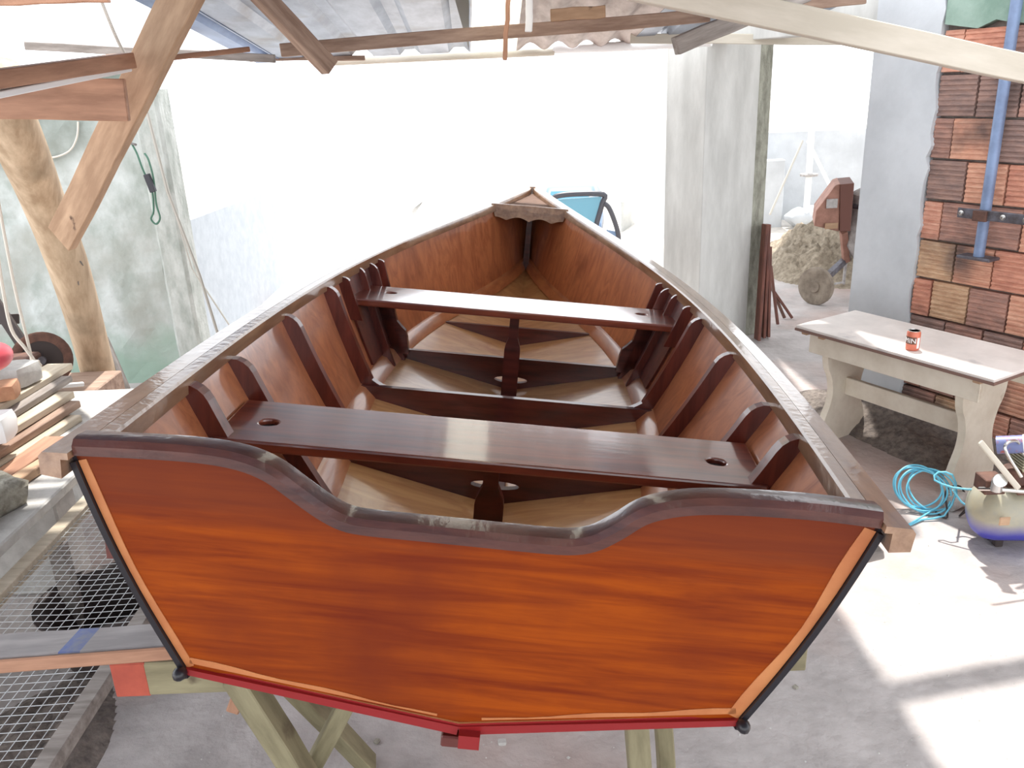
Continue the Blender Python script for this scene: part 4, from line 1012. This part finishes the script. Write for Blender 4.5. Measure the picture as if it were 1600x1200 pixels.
# bench slab and its load
bn = thing('slab_bench', 'long pale slab bench beside the wire mesh sieve', 'bench')
box('slab', (-2.35, 1.9, .46), (-1.62, 3.75, .5), M['block'], bn, .006)
for y in (2.0, 2.8, 3.5): box('support', (-2.3, y, 0), (-1.72, y+.15, .46), M['block'], bn, .008)
def rock(name, c, s, m_, label, cat, seed, amp=.08, rz_=0, group=None, sub=3):
    rnd = random.Random(seed); bm = bmesh.new(); bmesh.ops.create_cube(bm, size=1)
    bmesh.ops.subdivide_edges(bm, edges=bm.edges, cuts=sub, use_grid_fill=True)
    for v in bm.verts:
        q = v.co.copy(); l = max(abs(q.x), abs(q.y), abs(q.z)); q = q*(1-.18*(q.length/l-1)) ; q += Vector([rnd.uniform(-amp, amp)*.3 for _ in range(3)])
        v.co = Vector((q.x*s[0], q.y*s[1], q.z*s[2]))
    o = link(name, fin(bm, name, 0, 2 if amp > .1 else True), m_); o.location = c; o.rotation_euler = (0, 0, rz_); tag(o, label, cat, group); return o
rock('stone', (-1.79, 2.52, .552), (.17, .26, .1), M['stone'], 'rough grey stone lying on the slab bench', 'stone', 2, .2, -.35)
rock('foam_block', (-1.98, 2.92, .655), (.2, .15, .1), M['white'], 'white block with a sunlit top on the planks at the left edge', 'block', 3, .03, .2)
box('concrete_block', (-2.02, 2.15, .5), (-1.66, 2.34, .58), M['block'], None, .006, label='smooth pale concrete block at the near end of the slab bench', cat='block')
# plank stack
pl_ = [(-2.02, 2.50, -1.90, 3.36, .516, .11, .03, 'palewood', 'lowest pale plank of the stack on the slab bench'),
       (-2.05, 2.42, -1.93, 3.44, .548, .10, .03, 'oldwood', 'brown grey plank second from the bottom of the stack'),
       (-2.08, 2.40, -1.97, 3.48, .580, .10, .03, 'palewood', 'pale plank in the middle of the stack'),
       (-2.10, 2.40, -2.03, 3.60, .612, .10, .028, 'greywood', 'grey plank second from the top of the stack'),
       (-2.16, 2.40, -2.08, 3.70, .642, .12, .028, 'palewood', 'topmost pale plank of the stack under the blocks'),
       (-1.90, 2.45, -1.84, 3.12, .516, .09, .028, 'redwood', 'reddish plank lying beside the plank stack'),
       (-1.80, 2.66, -1.75, 3.02, .518, .055, .032, 'tanwood', 'short orange batten next to the stone')]
for (x0, ya, x1, yb2, z, w, h, mm, lb_) in pl_:
    tag(beam('plank', (x0, ya, z), (x1, yb2, z), w, h, M[mm], wob=.002, seg=3), lb_, 'plank', None)
# blocks on the stack
zt0 = .658
rock('concrete_block', (-2.30, 3.3, zt0+.05), (.2, .16, .1), M['block'], 'pale broken block at the left edge under the clay block', 'block', 5, .06, .15)
rock('clay_block', (-2.27, 3.36, zt0+.14), (.2, .15, .08), M['clay'], 'brown clay block below the rounded pink object', 'block', 6, .03, .1)
rock('concrete_block', (-2.12, 3.42, zt0+.045), (.16, .15, .09), M['block'], 'white chipped block right of the clay block', 'block', 7, .06, -.2)
rock('concrete_block', (-2.08, 3.24, zt0+.035), (.12, .12, .065), M['clay'], 'small tan block in front of the chipped white block', 'block', 8, .06, .3)
bm = bmesh.new(); bmesh.ops.create_uvsphere(bm, u_segments=24, v_segments=14, radius=1)
bc = at(2, 618, y=3.05)
for v in bm.verts: v.co = Vector((bc.x+v.co.x*.07, bc.y+v.co.y*.09, zt0+.235+v.co.z*.055))
bc2 = Vector((bc.x, bc.y, 0))
tag(link('rounded_object', fin(bm, 'rounded_object', 0, 2), M['pink']), 'smooth rounded pink object at the left edge on top of the blocks', 'rounded_object')  # unclear pink shape, built as a plain rounded solid
# belt machine behind
ms = thing('belt_machine', 'rusty belt driven machine with a large pulley at the left edge', 'machine')
box('base_crate', (-2.5, 3.85, 0), (-2.12, 4.35, .40), M['oldwood'], ms, .006)
pc = at(66, 562, y=4.05); mt = axis_m(pc, (.45, -.85, .2))
lathe('pulley', [(.095, -.03), (.13, -.035), (.14, -.03), (.14, -.02), (.128, -.012), (.128, .012), (.14, .02), (.14, .03), (.13, .035), (.095, .03)], M['rust'], ms, n=32, mt=mt, loop=True)
lathe('pulley_hub', [(.004, .02), (.097, .02), (.097, .028), (.004, .028)], M['belt'], ms, n=28, mt=mt)
lathe('shaft', [(.02, -.09), (.02, .12)], M['darksteel'], ms, n=12, mt=mt)
p0 = at(4, 560, y=3.9); p1 = at(58, 598, y=3.9)
box('housing', (p0.x-.02, 3.86, p1.z), (p1.x, 4.0, p0.z+.0), M['rust'], ms, .01)
lathe('bearing', [(.004, 0), (.03, 0), (.034, .012), (.02, .02), (.004, .02)], M['cement'], ms, n=18, mt=axis_m(at(18, 578, y=3.855), (0, -1, .1)))
beam('drive_belt', at(-30, 440, y=4.2), at(40, 545, y=4.05), .06, .02, M['belt'], ms, up=(0, -1, .5))
beam('drive_belt', at(-30, 500, y=4.15), at(30, 498, y=4.2), .05, .02, M['belt'], ms, up=(0, -1, .5))
rp = thing('rope', 'pale rope hanging in two strands with a knot over the pulley', 'rope')
ra = [at(-20, 250, y=3.9), at(-6, 380, y=3.85), at(5, 455, y=3.82), at(18, 515, y=3.8), at(40, 545, y=3.78), at(56, 570, y=3.77), at(54, 598, y=3.76)]
rb = [at(-15, 240, y=3.9), at(0, 330, y=3.85), at(22, 445, y=3.82), at(40, 520, y=3.8), at(49, 560, y=3.78), at(52, 596, y=3.76)]
tube('strand', cr(ra, 5), .008, M['rope'], rp, k=7); tube('strand', cr(rb, 5), .007, M['rope'], rp, k=7)
kp = at(57, 572, y=3.75)
tube('knot', cr([kp+Vector((.02*math.cos(i*1.7), .012*math.sin(i*2.3), .025*math.sin(i*1.1))) for i in range(10)], 4), .008, M['rope'], rp, k=6)
tag(tube('rope', cr([at(-8, 520, y=3.6), at(2, 570, y=3.58), at(8, 605, y=3.55), at(9, 640, y=3.5)], 5), .011, M['rope'], k=7), 'single thick pale rope at the very left edge', 'rope')
tag(beam('white_rail', at(26, 609, y=3.72), at(131, 600, y=3.9), .02, .02, M['white']), 'thin white rail crossing left of the log post foot', 'rail')
tag(beam('shelf_board', at(-20, 648, y=4.3), at(128, 640, y=4.4), .35, .03, M['oldwood']), 'dark low board behind the plank stack', 'board')
for a, b in (((92, 665), (140, 640)),): pass
tag(tube('metal_rod', [at(50, 612, y=3.7), at(125, 660, y=3.75)], .007, M['rod'], k=6), 'thin grey rod slanting down behind the plank stack', 'rod')
# tangle of wire by the log foot
wt_ = []; wc_ = at(118, 647, y=3.8)
for i in range(70):
    a = i*.37; rr = .075+.012*math.sin(i*.9); wt_.append(wc_+Vector((rr*1.1*math.cos(a), .03*math.sin(i*.5), rr*.38*math.sin(a)+.01*math.sin(i*.3))))
tag(tube('wire_coil', cr(wt_, 2), .004, M['rod'], k=5), 'tangled coil of grey wire left of the boat corner', 'wire')
tag(box('wire_shelf', (wc_.x-.14, 3.68, wc_.z-.07), (wc_.x+.12, 3.92, wc_.z-.038), M['greywood'], None, .004), 'small grey board carrying the wire coil', 'board')
bt_ = box('wire_stand', (wc_.x-.1, 3.72, 0), (wc_.x+.08, 3.88, wc_.z-.07), M['oldwood'], None, .004); tag(bt_, 'upright timber block under the wire coil', 'block')
# strip leaning behind the log
tag(beam('grey_lath', at(165, 528, y=4.9), at(214, 640, y=4.7), .035, .01, M['greywood'], up=(0, -1, 0)), 'grey lath leaning right of the log post foot', 'lath')
tag(tube('cable', cr([at(120, 408, y=4.25), at(128, 412, y=4.25), at(140, 445, y=4.4), at(148, 490, y=4.5), at(160, 540, y=4.6), at(178, 570, y=4.7), at(190, 615, y=4.72)], 5), .004, M['wire'], k=5), 'thin dark wire looping off the right side of the log post', 'wire')
tag(tube('cable', cr([at(122, 440, y=4.24), at(126, 470, y=4.3), at(125, 500, y=4.32), at(121, 524, y=4.32)], 5), .003, M['wire'], k=5), 'short wire hanging down the face of the log post', 'wire')
tag(tube('guy_wire', [at(226, 160, y=4.95), at(262, 300, y=4.9), at(312, 430, y=4.85), at(340, 520, y=4.8), (-1.55, 4.75, .0)], .009, M['rod'], k=6), 'thicker grey rod slanting down right of the left wall end', 'rod')
tag(tube('guy_wire', [at(236, 205, y=5.1), at(300, 420, y=4.95), at(357, 506, y=4.8), at(410, 580, z=0)], .005, M['rod'], k=6), 'thin pale line crossing the thicker rod beside the wall end', 'line')
tag(tube('hanging_line', cr([at(158, 0, y=3.9), at(178, 50, y=3.95), at(196, 88, y=4.0)], 3), .008, M['rod'], k=6), 'pale rod hanging from the roof to the plank top left', 'rod')
# green cord with plug on the wall end
gc = thing('extension_cord', 'dark green cord with a plug hanging on the wall end', 'cord')
tube('cord', cr([at(206, 225, y=5.2), at(214, 240, y=5.18), at(222, 262, y=5.16), at(230, 280, y=5.16), at(238, 300, y=5.16), at(240, 330, y=5.16), at(236, 342, y=5.16), at(244, 350, y=5.16), at(250, 340, y=5.16), at(244, 318, y=5.16), at(240, 280, y=5.15), at(232, 250, y=5.16), at(226, 240, y=5.18)], 5), .006, M['greencord'], gc, k=6)
beam('plug', at(229, 272, y=5.14), at(240, 300, y=5.14), .035, .03, M['blackpl'], gc, up=(0, 1, 0))
tube('cord_bracket', [at(198, 222, y=5.25), at(212, 226, y=5.16)], .008, M['wire'], gc, k=6)
tag(tube('cord', cr([at(122, 190, y=5.29), at(120, 215, y=5.285), at(108, 236, y=5.285), at(82, 246, y=5.285), at(66, 240, y=5.29)], 5), .006, M['rope'], k=6), 'pale cord drooping across the dark wall under the wide beam', 'cord')
# stones on the floor
for i, (px, py, r0, lb_) in enumerate([(785, 1162, .012, 'white pebble on the floor right of the keel end'), (589, 1160, .009, 'small brown pebble on the floor left of the keel end'), (1243, 1075, .008, 'tiny dark chip on the floor right of the transom')]):
    p = at(px, py, z=0); o = rock('pebble', (p.x, p.y, r0*.5), (r0*2, r0*1.5, r0), M['block'] if i == 0 else M['stone'], lb_, 'pebble', 20+i, .1, i, sub=2)

# grit scattered over the concrete: too many and too small to pick apart
rnd = random.Random(12); bm = bmesh.new()
for i in range(900):
    x = rnd.uniform(-1.0, 2.2); y = rnd.uniform(1.3, 5.2); r0 = rnd.uniform(.0015, .0045)*(1.6 if rnd.random() < .08 else 1)
    if x > 1.6 and y > 3: continue
    pts = [bm.verts.new((x+r0*math.cos(a)*rnd.uniform(.7, 1.2), y+r0*math.sin(a)*rnd.uniform(.7, 1.2), .0)) for a in (0, 1.6, 3.1, 4.7)]
    t = bm.verts.new((x, y, r0*.9))
    for j in range(4): bm.faces.new((pts[j], pts[(j+1) % 4], t))
link('floor_grit', fin(bm, 'floor_grit'), M['block'], kind='stuff', label='fine pale grit scattered over the concrete floor', cat='grit')
